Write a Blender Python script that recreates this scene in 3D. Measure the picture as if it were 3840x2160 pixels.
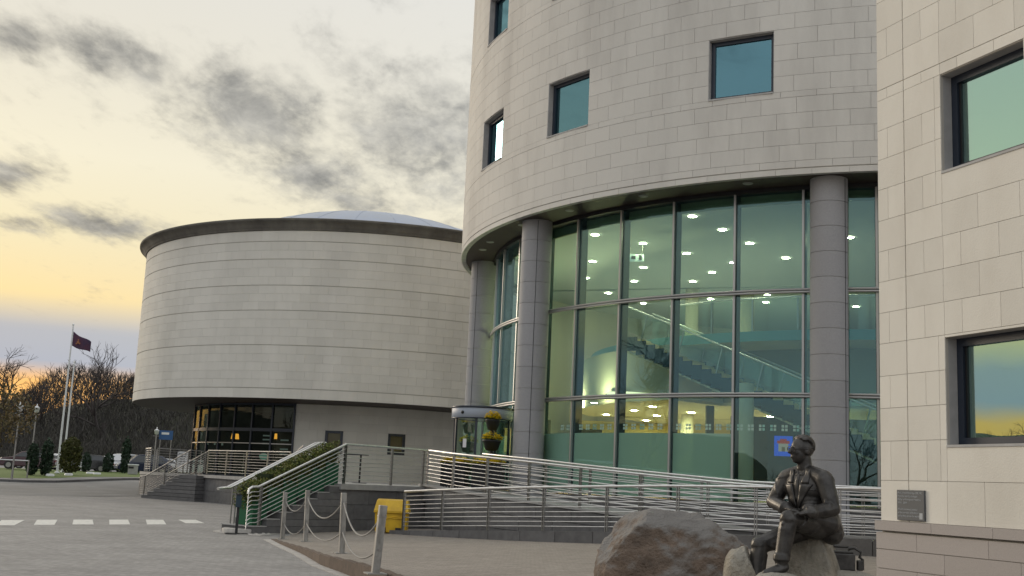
import bpy, bmesh, math, random
from mathutils import Vector, Matrix, noise
R_ = math.radians
sc = bpy.context.scene
for o in list(bpy.data.objects):
    bpy.data.objects.remove(o)

# ------------------------------------------------------------------ camera
cd = bpy.data.cameras.new('camera'); cam = bpy.data.objects.new('camera', cd); sc.collection.objects.link(cam)
cd.sensor_width = 36.0; cd.lens = 40.32; cd.clip_start = 0.1; cd.clip_end = 3000
pitch, roll = 0.1697, 0.0452
fw = Vector((0, math.cos(pitch), math.sin(pitch))); up = Vector((0, -math.sin(pitch), math.cos(pitch))); rt = Vector((1, 0, 0))
rr = rt * math.cos(roll) + up * math.sin(roll); uu = up * math.cos(roll) - rt * math.sin(roll)
m = Matrix((rr, uu, -fw)).transposed().to_4x4(); m.translation = (0, 0, 1.5)
cam.matrix_world = m; sc.camera = cam

# ------------------------------------------------------------------ sky and sun
SUN_AZ, SUN_EL = -46.0, 4.0          # degrees from +Y (view axis) towards +X, and above the horizon
w = bpy.data.worlds.new('World'); sc.world = w; w.use_nodes = True
nt = w.node_tree; nt.nodes.clear(); N = nt.nodes; L = nt.links
def wn(t, **k):
    n = N.new(t)
    for a, b in k.items(): setattr(n, a, b)
    return n
def wmath(op, a, b=None, c=None, clamp=False):
    n = wn('ShaderNodeMath', operation=op); n.use_clamp = clamp
    for i, v in enumerate((a, b, c)):
        if v is None: continue
        if isinstance(v, (int, float)): n.inputs[i].default_value = v
        else: L.new(v, n.inputs[i])
    return n.outputs[0]
def wramp(fac, stops):
    n = wn('ShaderNodeValToRGB'); e = n.color_ramp.elements
    while len(e) < len(stops): e.new(0.5)
    for i, (p, c) in enumerate(stops):
        e[i].position = p; e[i].color = (*c, 1)
    L.new(fac, n.inputs[0]); return n.outputs[0]
def wmix(fac, a, b, mode='MIX'):
    n = wn('ShaderNodeMix', data_type='RGBA', blend_type=mode)
    if isinstance(fac, (int, float)): n.inputs[0].default_value = fac
    else: L.new(fac, n.inputs[0])
    for s, v in ((6, a), (7, b)):
        if isinstance(v, tuple): n.inputs[s].default_value = (*v, 1)
        else: L.new(v, n.inputs[s])
    return n.outputs[2]
tc = wn('ShaderNodeTexCoord'); sep = wn('ShaderNodeSeparateXYZ'); L.new(tc.outputs['Generated'], sep.inputs[0])
X, Y, Z = sep.outputs
sky = wn('ShaderNodeTexSky', sky_type='NISHITA', sun_disc=False, sun_elevation=R_(SUN_EL), sun_rotation=R_(SUN_AZ), air_density=1.4, dust_density=3.0, ozone_density=1.5)
saz = R_(SUN_AZ)
hlen = wmath('SQRT', wmath('ADD', wmath('ADD', wmath('MULTIPLY', X, X), wmath('MULTIPLY', Y, Y)), 1e-5))
cosaz = wmath('DIVIDE', wmath('ADD', wmath('MULTIPLY', X, math.sin(saz)), wmath('MULTIPLY', Y, math.cos(saz))), hlen)
toward = wmath('POWER', wmath('MULTIPLY_ADD', cosaz, 0.5, 0.5, clamp=True), 2.5)   # 1 at the sunset azimuth, 0 opposite
Zc = wmath('MAXIMUM', Z, 0.0)
warm = wramp(Zc, [(0.0, (1.1, .50, .10)), (.066, (1.05, .55, .14)), (.080, (.38, .42, .50)), (.108, (.42, .44, .48)),
                  (.135, (.93, .72, .34)), (.19, (.86, .755, .48)), (.25, (.86, .79, .59)), (.33, (.75, .705, .585)), (.42, (.71, .685, .625)), (1.0, (.78, .80, .82))])
cool = wramp(Zc, [(0.0, (.60, .58, .55)), (.10, (.62, .64, .66)), (.3, (.72, .75, .77)), (1.0, (.78, .80, .82))])
base = wmix(toward, cool, warm)
# clouds on a flat deck high above: direction / height
inv = wmath('DIVIDE', 1.0, wmath('ADD', Zc, 0.10))
px = wmath('MULTIPLY', X, inv); py = wmath('MULTIPLY', Y, inv)
comb = wn('ShaderNodeCombineXYZ'); L.new(px, comb.inputs[0]); L.new(py, comb.inputs[1])
def wnoise(scale, detail, rough, dist, off, st=(1, 1, 1), rz=0):
    mp = wn('ShaderNodeMapping'); L.new(comb.outputs[0], mp.inputs[0]); mp.inputs['Location'].default_value = off; mp.inputs['Scale'].default_value = st
    mp.inputs['Rotation'].default_value = (0, 0, rz)
    n = wn('ShaderNodeTexNoise'); n.inputs['Scale'].default_value = scale; n.inputs['Detail'].default_value = detail
    n.inputs['Roughness'].default_value = rough; n.inputs['Distortion'].default_value = dist; L.new(mp.outputs[0], n.inputs[0])
    return n.outputs[0]
big = wnoise(0.75, 3, .5, .4, (3.1, 1.7, 0), (1, .8, 1))
mid = wnoise(3.4, 8, .62, .3, (7.7, 2.2, 0), (1.0, .55, 1), .5)
fine = wnoise(11.0, 6, .6, .2, (1.2, 4.2, 0), (1.0, .5, 1), .5)
def blob(az, el, waz, wel, tilt):
    # a denser bank of cloud around one direction of the sky
    d = Vector((math.sin(R_(az)) * math.cos(R_(el)), math.cos(R_(az)) * math.cos(R_(el)), math.sin(R_(el))))
    e1 = Vector((math.cos(R_(az)), -math.sin(R_(az)), 0)); e2 = e1.cross(d)
    a1 = e1 * math.cos(tilt) + e2 * math.sin(tilt); a2 = e2 * math.cos(tilt) - e1 * math.sin(tilt)
    def dot(v): return wmath('ADD', wmath('ADD', wmath('MULTIPLY', X, v.x), wmath('MULTIPLY', Y, v.y)), wmath('MULTIPLY', Z, v.z))
    q = wmath('ADD', wmath('POWER', wmath('ABSOLUTE', wmath('DIVIDE', dot(a1), waz)), 2.0), wmath('POWER', wmath('ABSOLUTE', wmath('DIVIDE', dot(a2), wel)), 2.0))
    return wmath('EXPONENT', wmath('MULTIPLY', q, -1.0))
bank = wmath('MULTIPLY', blob(-14.0, 17.6, .080, .040, -.25), 1.05)
for b, k in ((blob(-9.6, 14.6, .075, .034, -.2), .9), (blob(-20.2, 19.2, .070, .026, -.1), 1.0), (blob(-24.6, 19.2, .04, .018, -.2), 1.0), (blob(-4.0, 16.8, .11, .070, .0), .86), (blob(-24.5, 13.0, .035, .016, .1), .9), (blob(-20.2, 11.2, .055, .012, -.1), .95), (blob(-23.6, 10.8, .03, .010, .0), .8), (blob(8, 24, .2, .08, 0), .6), (blob(-45, 26, .2, .08, 0), .6), (blob(60, 30, .4, .15, 0), .6), (blob(170, 28, .5, .15, 0), .6), (blob(-110, 24, .4, .12, 0), .6)):
    bank = wmath('MAXIMUM', bank, wmath('MULTIPLY', b, k))
finer = wnoise(26.0, 5, .6, .2, (3.2, 9.2, 0), (1.0, .55, 1), .4)
dens = wmath('ADD', wmath('ADD', wmath('MULTIPLY', mid, .80), wmath('MULTIPLY', big, .18)), wmath('ADD', wmath('MULTIPLY', fine, .85), wmath('MULTIPLY', finer, .42)))
dens = wmath('ADD', dens, wmath('MULTIPLY', bank, .68))
mr = wn('ShaderNodeMapRange'); mr.interpolation_type = 'SMOOTHSTEP'
L.new(dens, mr.inputs[0]); mr.inputs[1].default_value = 1.21; mr.inputs[2].default_value = 1.86
cloud = wmath('MULTIPLY', mr.outputs[0], .95)
ccol = wmix(toward, (.36, .37, .39), (.255, .25, .235))
lump = wn('ShaderNodeMapRange'); L.new(wnoise(7.0, 7, .65, .3, (5.5, 1.1, 0), (1, .6, 1), .5), lump.inputs[0]); lump.inputs[1].default_value = .38; lump.inputs[2].default_value = .66
ccol = wmix(lump.outputs[0], wmix(1.0, ccol, (.78, .79, .80), 'MULTIPLY'), wmix(1.0, ccol, (1.75, 1.72, 1.62), 'MULTIPLY'))
col = wmix(cloud, base, ccol)
addn = wmix(1.0, col, wmix(1.0, sky.outputs[0], (.006, .006, .006), 'MULTIPLY'), 'ADD')
bg = wn('ShaderNodeBackground'); L.new(addn, bg.inputs[0]); bg.inputs[1].default_value = 1.0
wo = wn('ShaderNodeOutputWorld'); L.new(bg.outputs[0], wo.inputs[0])

sl = bpy.data.lights.new('sun', 'SUN'); sun = bpy.data.objects.new('sun', sl); sc.collection.objects.link(sun)
sl.energy = 1.15; sl.angle = R_(18); sl.color = (1.0, .86, .68)
SEL = R_(14.0)   # the glow lies behind cloud: its light comes from a broad patch a little above the horizon
sd = Vector((math.sin(saz) * math.cos(SEL), math.cos(saz) * math.cos(SEL), math.sin(SEL)))
sun.rotation_euler = (-sd).to_track_quat('-Z', 'Y').to_euler()

vs = sc.view_settings; vs.view_transform = 'Standard'; vs.look = 'None'; vs.gamma = 1; vs.exposure = 0.12
try: vs.use_curve_mapping = False
except Exception: pass
sc.display_settings.display_device = 'sRGB'
cy = sc.cycles; cy.use_denoising = True; cy.max_bounces = 8; cy.transparent_max_bounces = 12; cy.glossy_bounces = 4; cy.diffuse_bounces = 3
cy.caustics_reflective = False; cy.caustics_refractive = False; cy.sample_clamp_indirect = 6

# ------------------------------------------------------------------ helpers
COL = sc.collection
WL = {}                                  # world location of every object that may become a parent
rnd = random.Random(7)

class MB:
    """collects shapes; build() links them as one mesh object"""
    def __init__(s): s.v = []; s.f = []; s.sm = []
    def add(s, vs, fs, smooth=False):
        o = len(s.v); s.v += [tuple(p) for p in vs]; s.f += [tuple(i + o for i in f) for f in fs]; s.sm += [smooth] * len(fs); return s
    def obox(s, c, ax, h):
        c = Vector(c); ax = [Vector(a) for a in ax]; vs = []
        for i in (-1, 1):
            for j in (-1, 1):
                for k in (-1, 1): vs.append(c + ax[0] * (h[0] * i) + ax[1] * (h[1] * j) + ax[2] * (h[2] * k))
        return s.add(vs, [(0, 1, 3, 2), (4, 6, 7, 5), (0, 4, 5, 1), (2, 3, 7, 6), (0, 2, 6, 4), (1, 5, 7, 3)])
    def box(s, c, size, rz=0):
        a = (math.cos(rz), math.sin(rz), 0); b = (-math.sin(rz), math.cos(rz), 0)
        return s.obox(c, (a, b, (0, 0, 1)), (size[0] / 2, size[1] / 2, size[2] / 2))
    def tube(s, pts, r, n=8, cap=True, smooth=True):
        pts = [Vector(p) for p in pts]; k = len(pts); rs = r if isinstance(r, (list, tuple)) else [r] * k
        vs = []; prev = None
        for i, p in enumerate(pts):
            t = (pts[min(i + 1, k - 1)] - pts[max(i - 1, 0)]); t = t.normalized() if t.length > 1e-9 else Vector((0, 0, 1))
            if prev is None:
                a = t.cross(Vector((0, 0, 1)));
                if a.length < .05: a = t.cross(Vector((0, 1, 0)))
            else: a = prev - t * prev.dot(t)
            a.normalize(); b = t.cross(a); prev = a
            for j in range(n):
                q = 2 * math.pi * j / n; vs.append(p + (a * math.cos(q) + b * math.sin(q)) * rs[i])
        fs = [(i * n + j, i * n + (j + 1) % n, (i + 1) * n + (j + 1) % n, (i + 1) * n + j) for i in range(k - 1) for j in range(n)]
        s.add(vs, fs, smooth)
        if cap: s.add([vs[j] for j in range(n)] , [tuple(range(n))[::-1]]); s.add([vs[(k - 1) * n + j] for j in range(n)], [tuple(range(n))])
        return s
    def lathe(s, prof, c=(0, 0, 0), n=24, a0=0, a1=360, smooth=True):
        full = abs(a1 - a0) >= 359.9; m_ = n if full else n + 1; vs = []
        for r, z in prof:
            for j in range(m_):
                q = R_(a0 + (a1 - a0) * j / n); vs.append((c[0] + r * math.cos(q), c[1] + r * math.sin(q), c[2] + z))
        fs = []
        for i in range(len(prof) - 1):
            for j in range(n):
                k = (j + 1) % m_; fs.append((i * m_ + j, i * m_ + k, (i + 1) * m_ + k, (i + 1) * m_ + j))
        return s.add(vs, fs, smooth)
    def prism(s, poly, z0, z1):
        n = len(poly); f0 = (lambda p: z0) if not callable(z0) else z0; f1 = (lambda p: z1) if not callable(z1) else z1
        vs = [(p[0], p[1], f0(p)) for p in poly] + [(p[0], p[1], f1(p)) for p in poly]
        return s.add(vs, [tuple(range(n))[::-1], tuple(range(n, 2 * n))] + [(i, (i + 1) % n, n + (i + 1) % n, n + i) for i in range(n)])
    def arc(s, c, r0, r1, a0, a1, z0, z1, n):
        """solid ring sector; z0, z1 numbers or functions of the angle"""
        g0 = z0 if callable(z0) else (lambda a: z0); g1 = z1 if callable(z1) else (lambda a: z1); vs = []
        for i in range(n + 1):
            a = a0 + (a1 - a0) * i / n; ca, sa = math.cos(R_(a)), math.sin(R_(a))
            for r, g in ((r0, g0), (r1, g0), (r1, g1), (r0, g1)): vs.append((c[0] + r * ca, c[1] + r * sa, g(a)))
        fs = [(0, 1, 2, 3), (4 * n + 3, 4 * n + 2, 4 * n + 1, 4 * n)]
        for i in range(n):
            for j in range(4):
                k = (j + 1) % 4; fs.append((4 * i + j, 4 * (i + 1) + j, 4 * (i + 1) + k, 4 * i + k))
        return s.add(vs, fs)
    def ball(s, c, r, sub=2):
        b = bmesh.new(); bmesh.ops.create_icosphere(b, subdivisions=sub, radius=1)
        r = r if isinstance(r, (tuple, list)) else (r, r, r)
        vs = [(c[0] + v.co.x * r[0], c[1] + v.co.y * r[1], c[2] + v.co.z * r[2]) for v in b.verts]
        fs = [tuple(v.index for v in f.verts) for f in b.faces]; b.free(); return s.add(vs, fs, True)
    def mesh(s, name, off=(0, 0, 0)):
        me = bpy.data.meshes.new(name); me.from_pydata([(x - off[0], y - off[1], z - off[2]) for x, y, z in s.v], [], s.f)
        me.polygons.foreach_set('use_smooth', s.sm)
        b = bmesh.new(); b.from_mesh(me); bmesh.ops.recalc_face_normals(b, faces=b.faces); b.to_mesh(me); b.free(); me.update(); return me
    def build(s, name, mat, parent=None, bevel=0, origin=None):
        xs, ys, zs = zip(*s.v); c = origin or ((min(xs) + max(xs)) / 2, (min(ys) + max(ys)) / 2, min(zs))
        o = link(name, s.mesh(name, c), mat, parent, c)
        if bevel:
            b = o.modifiers.new('bevel', 'BEVEL'); b.width = bevel; b.segments = 2; b.limit_method = 'ANGLE'; b.angle_limit = R_(40)
        return o

def link(name, me, mat, parent, loc):
    o = bpy.data.objects.new(name, me); COL.objects.link(o)
    if mat is not None and me is not None and not me.materials: me.materials.append(mat)
    pl = WL[parent.name] if parent is not None else Vector((0, 0, 0))
    o.location = Vector(loc) - pl; WL[o.name] = Vector(loc)
    if parent is not None: o.parent = parent
    return o
def tag(o, label=None, cat=None, group=None, kind=None):
    if label: o['label'] = label
    if cat: o['category'] = cat
    if group: o['group'] = group
    if kind: o['kind'] = kind
    return o
def thing(name, label, cat, loc=(0, 0, 0), group=None):
    o = link(name, None, None, None, loc); o.empty_display_size = .2; return tag(o, label, cat, group)
def struct(name, mb, mat): return tag(mb.build(name, mat), kind='structure')
def copy_tree(o, loc, rz, label, group=None, scale=1.0, parent=None):
    c = o.copy(); COL.objects.link(c)
    if parent is None:
        c.location = loc; c.rotation_euler = (0, 0, rz); c.scale = (scale,) * 3; tag(c, label, None, group)
    else: c.parent = parent
    for ch in o.children: copy_tree(ch, None, None, None, None, 1, c)
    return c

# ------------------------------------------------------------------ materials
def mat(name, col, rough=.6, metal=0.0, var=0.0, col2=None, nscale=3.0, stretch=(1, 1, 1), bump=0.0, bscale=40.0, island=0.0, spec=.5, contrast=(.35, .65), emit=None, detail=6):
    m_ = bpy.data.materials.new(name); m_.use_nodes = True; t = m_.node_tree; n = t.nodes; l = t.links; p = n['Principled BSDF']
    p.inputs['Roughness'].default_value = rough; p.inputs['Metallic'].default_value = metal; p.inputs['Specular IOR Level'].default_value = spec
    p.inputs['Base Color'].default_value = (*col, 1)
    g = n.new('ShaderNodeNewGeometry')
    src = None
    if col2 is not None:
        mp = n.new('ShaderNodeMapping'); l.new(g.outputs['Position'], mp.inputs[0]); mp.inputs['Scale'].default_value = stretch
        nz = n.new('ShaderNodeTexNoise'); nz.inputs['Scale'].default_value = nscale; nz.inputs['Detail'].default_value = detail; nz.inputs['Roughness'].default_value = .62; l.new(mp.outputs[0], nz.inputs[0])
        r = n.new('ShaderNodeMapRange'); l.new(nz.outputs[0], r.inputs[0]); r.inputs[1].default_value, r.inputs[2].default_value = contrast
        mx = n.new('ShaderNodeMix'); mx.data_type = 'RGBA'; l.new(r.outputs[0], mx.inputs[0]); mx.inputs[6].default_value = (*col, 1); mx.inputs[7].default_value = (*col2, 1); src = mx.outputs[2]
    if island:
        oi = n.new('ShaderNodeObjectInfo'); a = n.new('ShaderNodeMath'); a.operation = 'ADD'; l.new(oi.outputs['Random'], a.inputs[0]); l.new(g.outputs['Random Per Island'], a.inputs[1])
        fr = n.new('ShaderNodeMath'); fr.operation = 'FRACT'; l.new(a.outputs[0], fr.inputs[0])
        mr_ = n.new('ShaderNodeMapRange'); l.new(fr.outputs[0], mr_.inputs[0]); mr_.inputs[3].default_value = 1 - island; mr_.inputs[4].default_value = 1 + island * .6
        hs = n.new('ShaderNodeHueSaturation'); l.new(mr_.outputs[0], hs.inputs['Value']); hs.inputs['Color'].default_value = (*col, 1)
        if src is not None: l.new(src, hs.inputs['Color'])
        src = hs.outputs[0]
    if src is not None: l.new(src, p.inputs['Base Color'])
    if bump:
        nb = n.new('ShaderNodeTexNoise'); nb.inputs['Scale'].default_value = bscale; nb.inputs['Detail'].default_value = 5; l.new(g.outputs['Position'], nb.inputs[0])
        b = n.new('ShaderNodeBump'); b.inputs['Strength'].default_value = bump; b.inputs['Distance'].default_value = .03; l.new(nb.outputs[0], b.inputs['Height']); l.new(b.outputs[0], p.inputs['Normal'])
    if emit:
        p.inputs['Emission Color'].default_value = (*emit[0], 1); p.inputs['Emission Strength'].default_value = emit[1]
    return m_
def glass(name, trans, refl, r0, rough=0.0, body=None, bodyfac=0.0, wav=0.0, grazing=.85):
    m_ = bpy.data.materials.new(name); m_.use_nodes = True; t = m_.node_tree; n = t.nodes; l = t.links; n.clear()
    out = n.new('ShaderNodeOutputMaterial'); tr = n.new('ShaderNodeBsdfTransparent'); tr.inputs[0].default_value = (*trans, 1)
    gl = n.new('ShaderNodeBsdfGlossy'); gl.inputs[0].default_value = (*refl, 1); gl.inputs['Roughness'].default_value = rough
    if wav:
        gg = n.new('ShaderNodeNewGeometry'); wz = n.new('ShaderNodeTexNoise'); wz.inputs['Scale'].default_value = 1.3; wz.inputs['Detail'].default_value = 1; l.new(gg.outputs['Position'], wz.inputs[0])
        wb = n.new('ShaderNodeBump'); wb.inputs['Strength'].default_value = 1; wb.inputs['Distance'].default_value = wav; l.new(wz.outputs[0], wb.inputs['Height']); l.new(wb.outputs[0], gl.inputs['Normal'])
    fr = n.new('ShaderNodeLayerWeight'); fr.inputs[0].default_value = .5; pw = n.new('ShaderNodeMath'); pw.operation = 'POWER'; l.new(fr.outputs['Facing'], pw.inputs[0]); pw.inputs[1].default_value = 4.0
    r = n.new('ShaderNodeMapRange'); l.new(pw.outputs[0], r.inputs[0]); r.inputs[3].default_value = r0; r.inputs[4].default_value = grazing
    mx = n.new('ShaderNodeMixShader'); l.new(r.outputs[0], mx.inputs[0]); l.new(gl.outputs[0], mx.inputs[2]); base_ = tr.outputs[0]
    if body:
        df = n.new('ShaderNodeBsdfDiffuse'); df.inputs[0].default_value = (*body, 1); m2 = n.new('ShaderNodeMixShader'); m2.inputs[0].default_value = bodyfac
        l.new(tr.outputs[0], m2.inputs[1]); l.new(df.outputs[0], m2.inputs[2]); base_ = m2.outputs[0]
    l.new(base_, mx.inputs[1]); l.new(mx.outputs[0], out.inputs[0]); return m_
def emission(name, col, s):
    m_ = bpy.data.materials.new(name); m_.use_nodes = True; n = m_.node_tree.nodes; n.clear(); e = n.new('ShaderNodeEmission'); e.inputs[0].default_value = (*col, 1); e.inputs[1].default_value = s
    o = n.new('ShaderNodeOutputMaterial'); m_.node_tree.links.new(e.outputs[0], o.inputs[0]); return m_
def paving(name, c1, c2, cm, bw, bh, rot=0, bump=.25, patch=(.9, 1.1)):
    m_ = bpy.data.materials.new(name); m_.use_nodes = True; t = m_.node_tree; n = t.nodes; l = t.links; p = n['Principled BSDF']; p.inputs['Roughness'].default_value = .85
    g = n.new('ShaderNodeNewGeometry'); mp = n.new('ShaderNodeMapping'); mp.inputs['Rotation'].default_value = (0, 0, rot); l.new(g.outputs['Position'], mp.inputs[0])
    b = n.new('ShaderNodeTexBrick'); l.new(mp.outputs[0], b.inputs[0]); b.inputs['Scale'].default_value = 1; b.inputs['Brick Width'].default_value = bw; b.inputs['Row Height'].default_value = bh
    b.inputs['Mortar Size'].default_value = .006; b.inputs['Color1'].default_value = (*c1, 1); b.inputs['Color2'].default_value = (*c2, 1); b.inputs['Mortar'].default_value = (*cm, 1)
    nz = n.new('ShaderNodeTexNoise'); nz.inputs['Scale'].default_value = .55; nz.inputs['Detail'].default_value = 9; nz.inputs['Roughness'].default_value = .7; l.new(g.outputs['Position'], nz.inputs[0])
    r = n.new('ShaderNodeMapRange'); l.new(nz.outputs[0], r.inputs[0]); r.inputs[1].default_value = .3; r.inputs[2].default_value = .7; r.inputs[3].default_value, r.inputs[4].default_value = patch
    nf = n.new('ShaderNodeTexNoise'); nf.inputs['Scale'].default_value = 9; nf.inputs['Detail'].default_value = 6; nf.inputs['Roughness'].default_value = .75; l.new(g.outputs['Position'], nf.inputs[0])
    r2 = n.new('ShaderNodeMapRange'); l.new(nf.outputs[0], r2.inputs[0]); r2.inputs[1].default_value = .3; r2.inputs[2].default_value = .7; r2.inputs[3].default_value = .78; r2.inputs[4].default_value = 1.18
    mu = n.new('ShaderNodeMath'); mu.operation = 'MULTIPLY'; l.new(r.outputs[0], mu.inputs[0]); l.new(r2.outputs[0], mu.inputs[1])
    hs = n.new('ShaderNodeHueSaturation'); l.new(b.outputs[0], hs.inputs['Color']); l.new(mu.outputs[0], hs.inputs['Value']); l.new(hs.outputs[0], p.inputs['Base Color'])
    ad = n.new('ShaderNodeMath'); ad.operation = 'SUBTRACT'; l.new(nf.outputs[0], ad.inputs[0]); l.new(b.outputs['Fac'], ad.inputs[1])
    bp = n.new('ShaderNodeBump'); bp.inputs['Strength'].default_value = bump; bp.inputs['Distance'].default_value = .02; l.new(ad.outputs[0], bp.inputs['Height']); l.new(bp.outputs[0], p.inputs['Normal'])
    return m_
K = {}
K['stone'] = mat('pale_limestone', (.66, .64, .60), .85, col2=(.50, .48, .45), nscale=.7, stretch=(1, 1, .22), contrast=(.44, .78), island=.038, bump=.12, bscale=30)
K['stoneA'] = mat('weathered_limestone', (.70, .68, .63), .88, col2=(.58, .565, .52), nscale=.5, stretch=(1, 1, .3), contrast=(.38, .75), island=.05, bump=.12, bscale=30)
K['stoneR'] = mat('cream_limestone', (.74, .71, .645), .85, col2=(.65, .615, .55), nscale=1.1, stretch=(1, 1, .4), contrast=(.42, .75), island=.06, bump=.15, bscale=45)
K['joint'] = mat('stone_joint', (.52, .505, .47), .95)
K['jointA'] = mat('hall_joint', (.47, .455, .415), .95)
K['jointR'] = mat('cream_joint', (.52, .49, .44), .95)
K['reveal'] = mat('grey_reveal_stone', (.46, .455, .45), .85, col2=(.38, .375, .37), nscale=4)
K['pink'] = mat('pink_granite', (.46, .42, .40), .8, col2=(.36, .325, .31), nscale=90, contrast=(.3, .7), island=.05, bump=.1, bscale=80)
K['cornice'] = mat('stained_cornice_stone', (.19, .18, .16), .9, col2=(.08, .075, .068), nscale=1.1, stretch=(1, 1, .15), contrast=(.30, .72))
K['column'] = mat('grey_granite_column', (.40, .40, .42), .72, col2=(.28, .28, .295), nscale=70, contrast=(.32, .68), bump=.08, bscale=90, island=.05)
K['granite'] = mat('dark_grey_granite', (.155, .152, .155), .75, col2=(.11, .108, .11), nscale=5, contrast=(.35, .7), bump=.1, bscale=70, island=.16)
K['granite_top'] = mat('grey_granite_paving', (.40, .395, .385), .7, col2=(.31, .305, .30), nscale=4, contrast=(.35, .7), island=.06)
K['soffit'] = mat('dark_wood_soffit', (.045, .030, .024), .6, col2=(.028, .018, .015), nscale=3, stretch=(1, 6, 1))
K['steel'] = mat('brushed_stainless_steel', (.78, .77, .76), .36, 1.0, col2=(.66, .65, .64), nscale=8)
K['steel_shaded'] = mat('shaded_stainless_steel', (.42, .41, .40), .5, .9)  # far railings: the missing sun glare is put into a darker, rougher steel
K['steelp'] = mat('stainless_post', (.36, .35, .34), .38, 1.0)
K['frame'] = mat('navy_window_frame', (.022, .030, .048), .35)
K['mullion'] = mat('silver_mullion', (.42, .42, .42), .4, .8)
K['mullion_dark'] = mat('dark_mullion_fin', (.018, .024, .026), .4)
K['zinc'] = mat('silver_zinc_roof', (.40, .45, .55), .45, .4, col2=(.40, .43, .48), nscale=1.2)
K['plaster'] = mat('cream_plaster', (.66, .60, .46), .8)
K['white_plaster'] = mat('white_plaster', (.74, .73, .68), .8)
K['ochre'] = mat('ochre_wall', (.74, .58, .26), .8)
K['navy'] = mat('navy_stair_stringer', (.012, .035, .055), .5)
K['tread'] = mat('cream_stone_tread', (.80, .68, .42), .6)
K['carpet'] = mat('tan_floor', (.33, .28, .2), .6)
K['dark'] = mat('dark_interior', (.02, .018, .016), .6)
K['teal'] = mat('teal_slab_edge', (.10, .30, .34), .35)
K['glass'] = glass('green_tinted_glass', (.78, .93, .92), (.62, .88, .95), .068, wav=.0012)
K['clear'] = glass('clear_glass', (.92, .97, .94), (.9, .98, .95), .04)
K['coated'] = glass('coated_window_glass', (.20, .30, .34), (.36, .72, .86), .30, wav=.0018)
K['coatedR'] = glass('coated_window_glass_side', (.34, .48, .40), (.66, .97, .93), .50, wav=.0018)
K['cafe'] = glass('cafe_window_glass', (.75, .82, .78), (.8, .9, .9), .02, grazing=.45)
K['frost'] = glass('frosted_window_film', (.6, .72, .62), (.6, .8, .75), .02, .3, (.80, .70, .56), .82)
K['lamp'] = emission('upper_downlight_glow', (1.0, .86, .52), 120)
K['lamp_lo'] = emission('foyer_downlight_glow', (1.0, .84, .42), 460)
K['tubelamp'] = emission('fluorescent_glow', (1.0, .90, .50), 1.5)
K['warmlamp'] = emission('orange_lampshade_glow', (1.0, .42, .06), 1.1)
K['fitting'] = mat('grey_light_fitting', (.25, .25, .25), .5)
K['black'] = mat('black_metal', (.012, .012, .014), .45)
K['blackplastic'] = mat('black_plastic_pot', (.007, .008, .013), .55)
K['white'] = mat('white_paint', (.80, .79, .76), .6, col2=(.62, .61, .58), nscale=6, contrast=(.45, .8))
K['whitem'] = mat('white_metal', (.72, .73, .75), .4)
K['silver'] = mat('silver_canopy', (.34, .38, .46), .5, .0)
K['green'] = mat('green_planter_box', (.012, .115, .05), .45)
K['yellow'] = mat('yellow_grit_bin_plastic', (.70, .44, .02), .5, col2=(.55, .33, .015), nscale=4)
K['bollard'] = mat('weathered_galvanised_post', (.36, .35, .33), .6, .4, col2=(.20, .19, .175), nscale=14, stretch=(1, 1, .3), contrast=(.4, .7))
K['bronze'] = mat('dark_bronze', (.085, .080, .076), .40, .7, col2=(.038, .036, .035), nscale=11, contrast=(.35, .7), bump=.06, bscale=60)
K['slate'] = mat('slate_plaque', (.075, .082, .092), .55)
K['letter'] = mat('pale_engraved_lettering', (.40, .42, .44), .7)
def rockmat(name, c1, c2, c3, s):
    m_ = mat(name, c1, .9, col2=c2, nscale=s, contrast=(.38, .62), bump=1.0, bscale=34); t = m_.node_tree; n = t.nodes; l = t.links
    g = n.new('ShaderNodeNewGeometry'); sx = n.new('ShaderNodeSeparateXYZ'); l.new(g.outputs['Normal'], sx.inputs[0])
    nz = n.new('ShaderNodeTexNoise'); nz.inputs['Scale'].default_value = 5; nz.inputs['Detail'].default_value = 8; l.new(g.outputs['Position'], nz.inputs[0])
    a = n.new('ShaderNodeMath'); a.operation = 'MULTIPLY_ADD'; l.new(nz.outputs[0], a.inputs[0]); a.inputs[1].default_value = 1.1; l.new(sx.outputs[2], a.inputs[2])
    r = n.new('ShaderNodeMapRange'); l.new(a.outputs[0], r.inputs[0]); r.inputs[1].default_value = .75; r.inputs[2].default_value = 1.25
    pb = n['Principled BSDF']; old = pb.inputs['Base Color'].links[0].from_socket
    mx = n.new('ShaderNodeMix'); mx.data_type = 'RGBA'; l.new(r.outputs[0], mx.inputs[0]); l.new(old, mx.inputs[6]); mx.inputs[7].default_value = (*c3, 1); l.new(mx.outputs[2], pb.inputs['Base Color']); return m_
K['boulder'] = rockmat('brown_boulder', (.21, .155, .118), (.115, .088, .07), (.20, .19, .18), 2.6)
K['rock'] = rockmat('tan_rock', (.32, .285, .23), (.20, .18, .145), (.30, .28, .24), 6)
def leafmat(name, c1, c2):
    m_ = mat(name, c1, .7, island=.4); n = m_.node_tree.nodes; l = m_.node_tree.links
    hs = [x for x in n if x.type == 'HUE_SAT'][0]; g = n.new('ShaderNodeNewGeometry'); mx = n.new('ShaderNodeMix'); mx.data_type = 'RGBA'
    l.new(g.outputs['Random Per Island'], mx.inputs[0]); mx.inputs[6].default_value = (*c1, 1); mx.inputs[7].default_value = (*c2, 1); l.new(mx.outputs[2], hs.inputs['Color']); return m_
K['hedge'] = leafmat('hedge_leaves', (.055, .10, .014), (.19, .18, .03))
K['conifer'] = leafmat('dark_conifer_leaves', (.012, .032, .016), (.022, .05, .022))
K['olive'] = leafmat('olive_bush_leaves', (.045, .06, .010), (.09, .085, .014))
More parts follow.
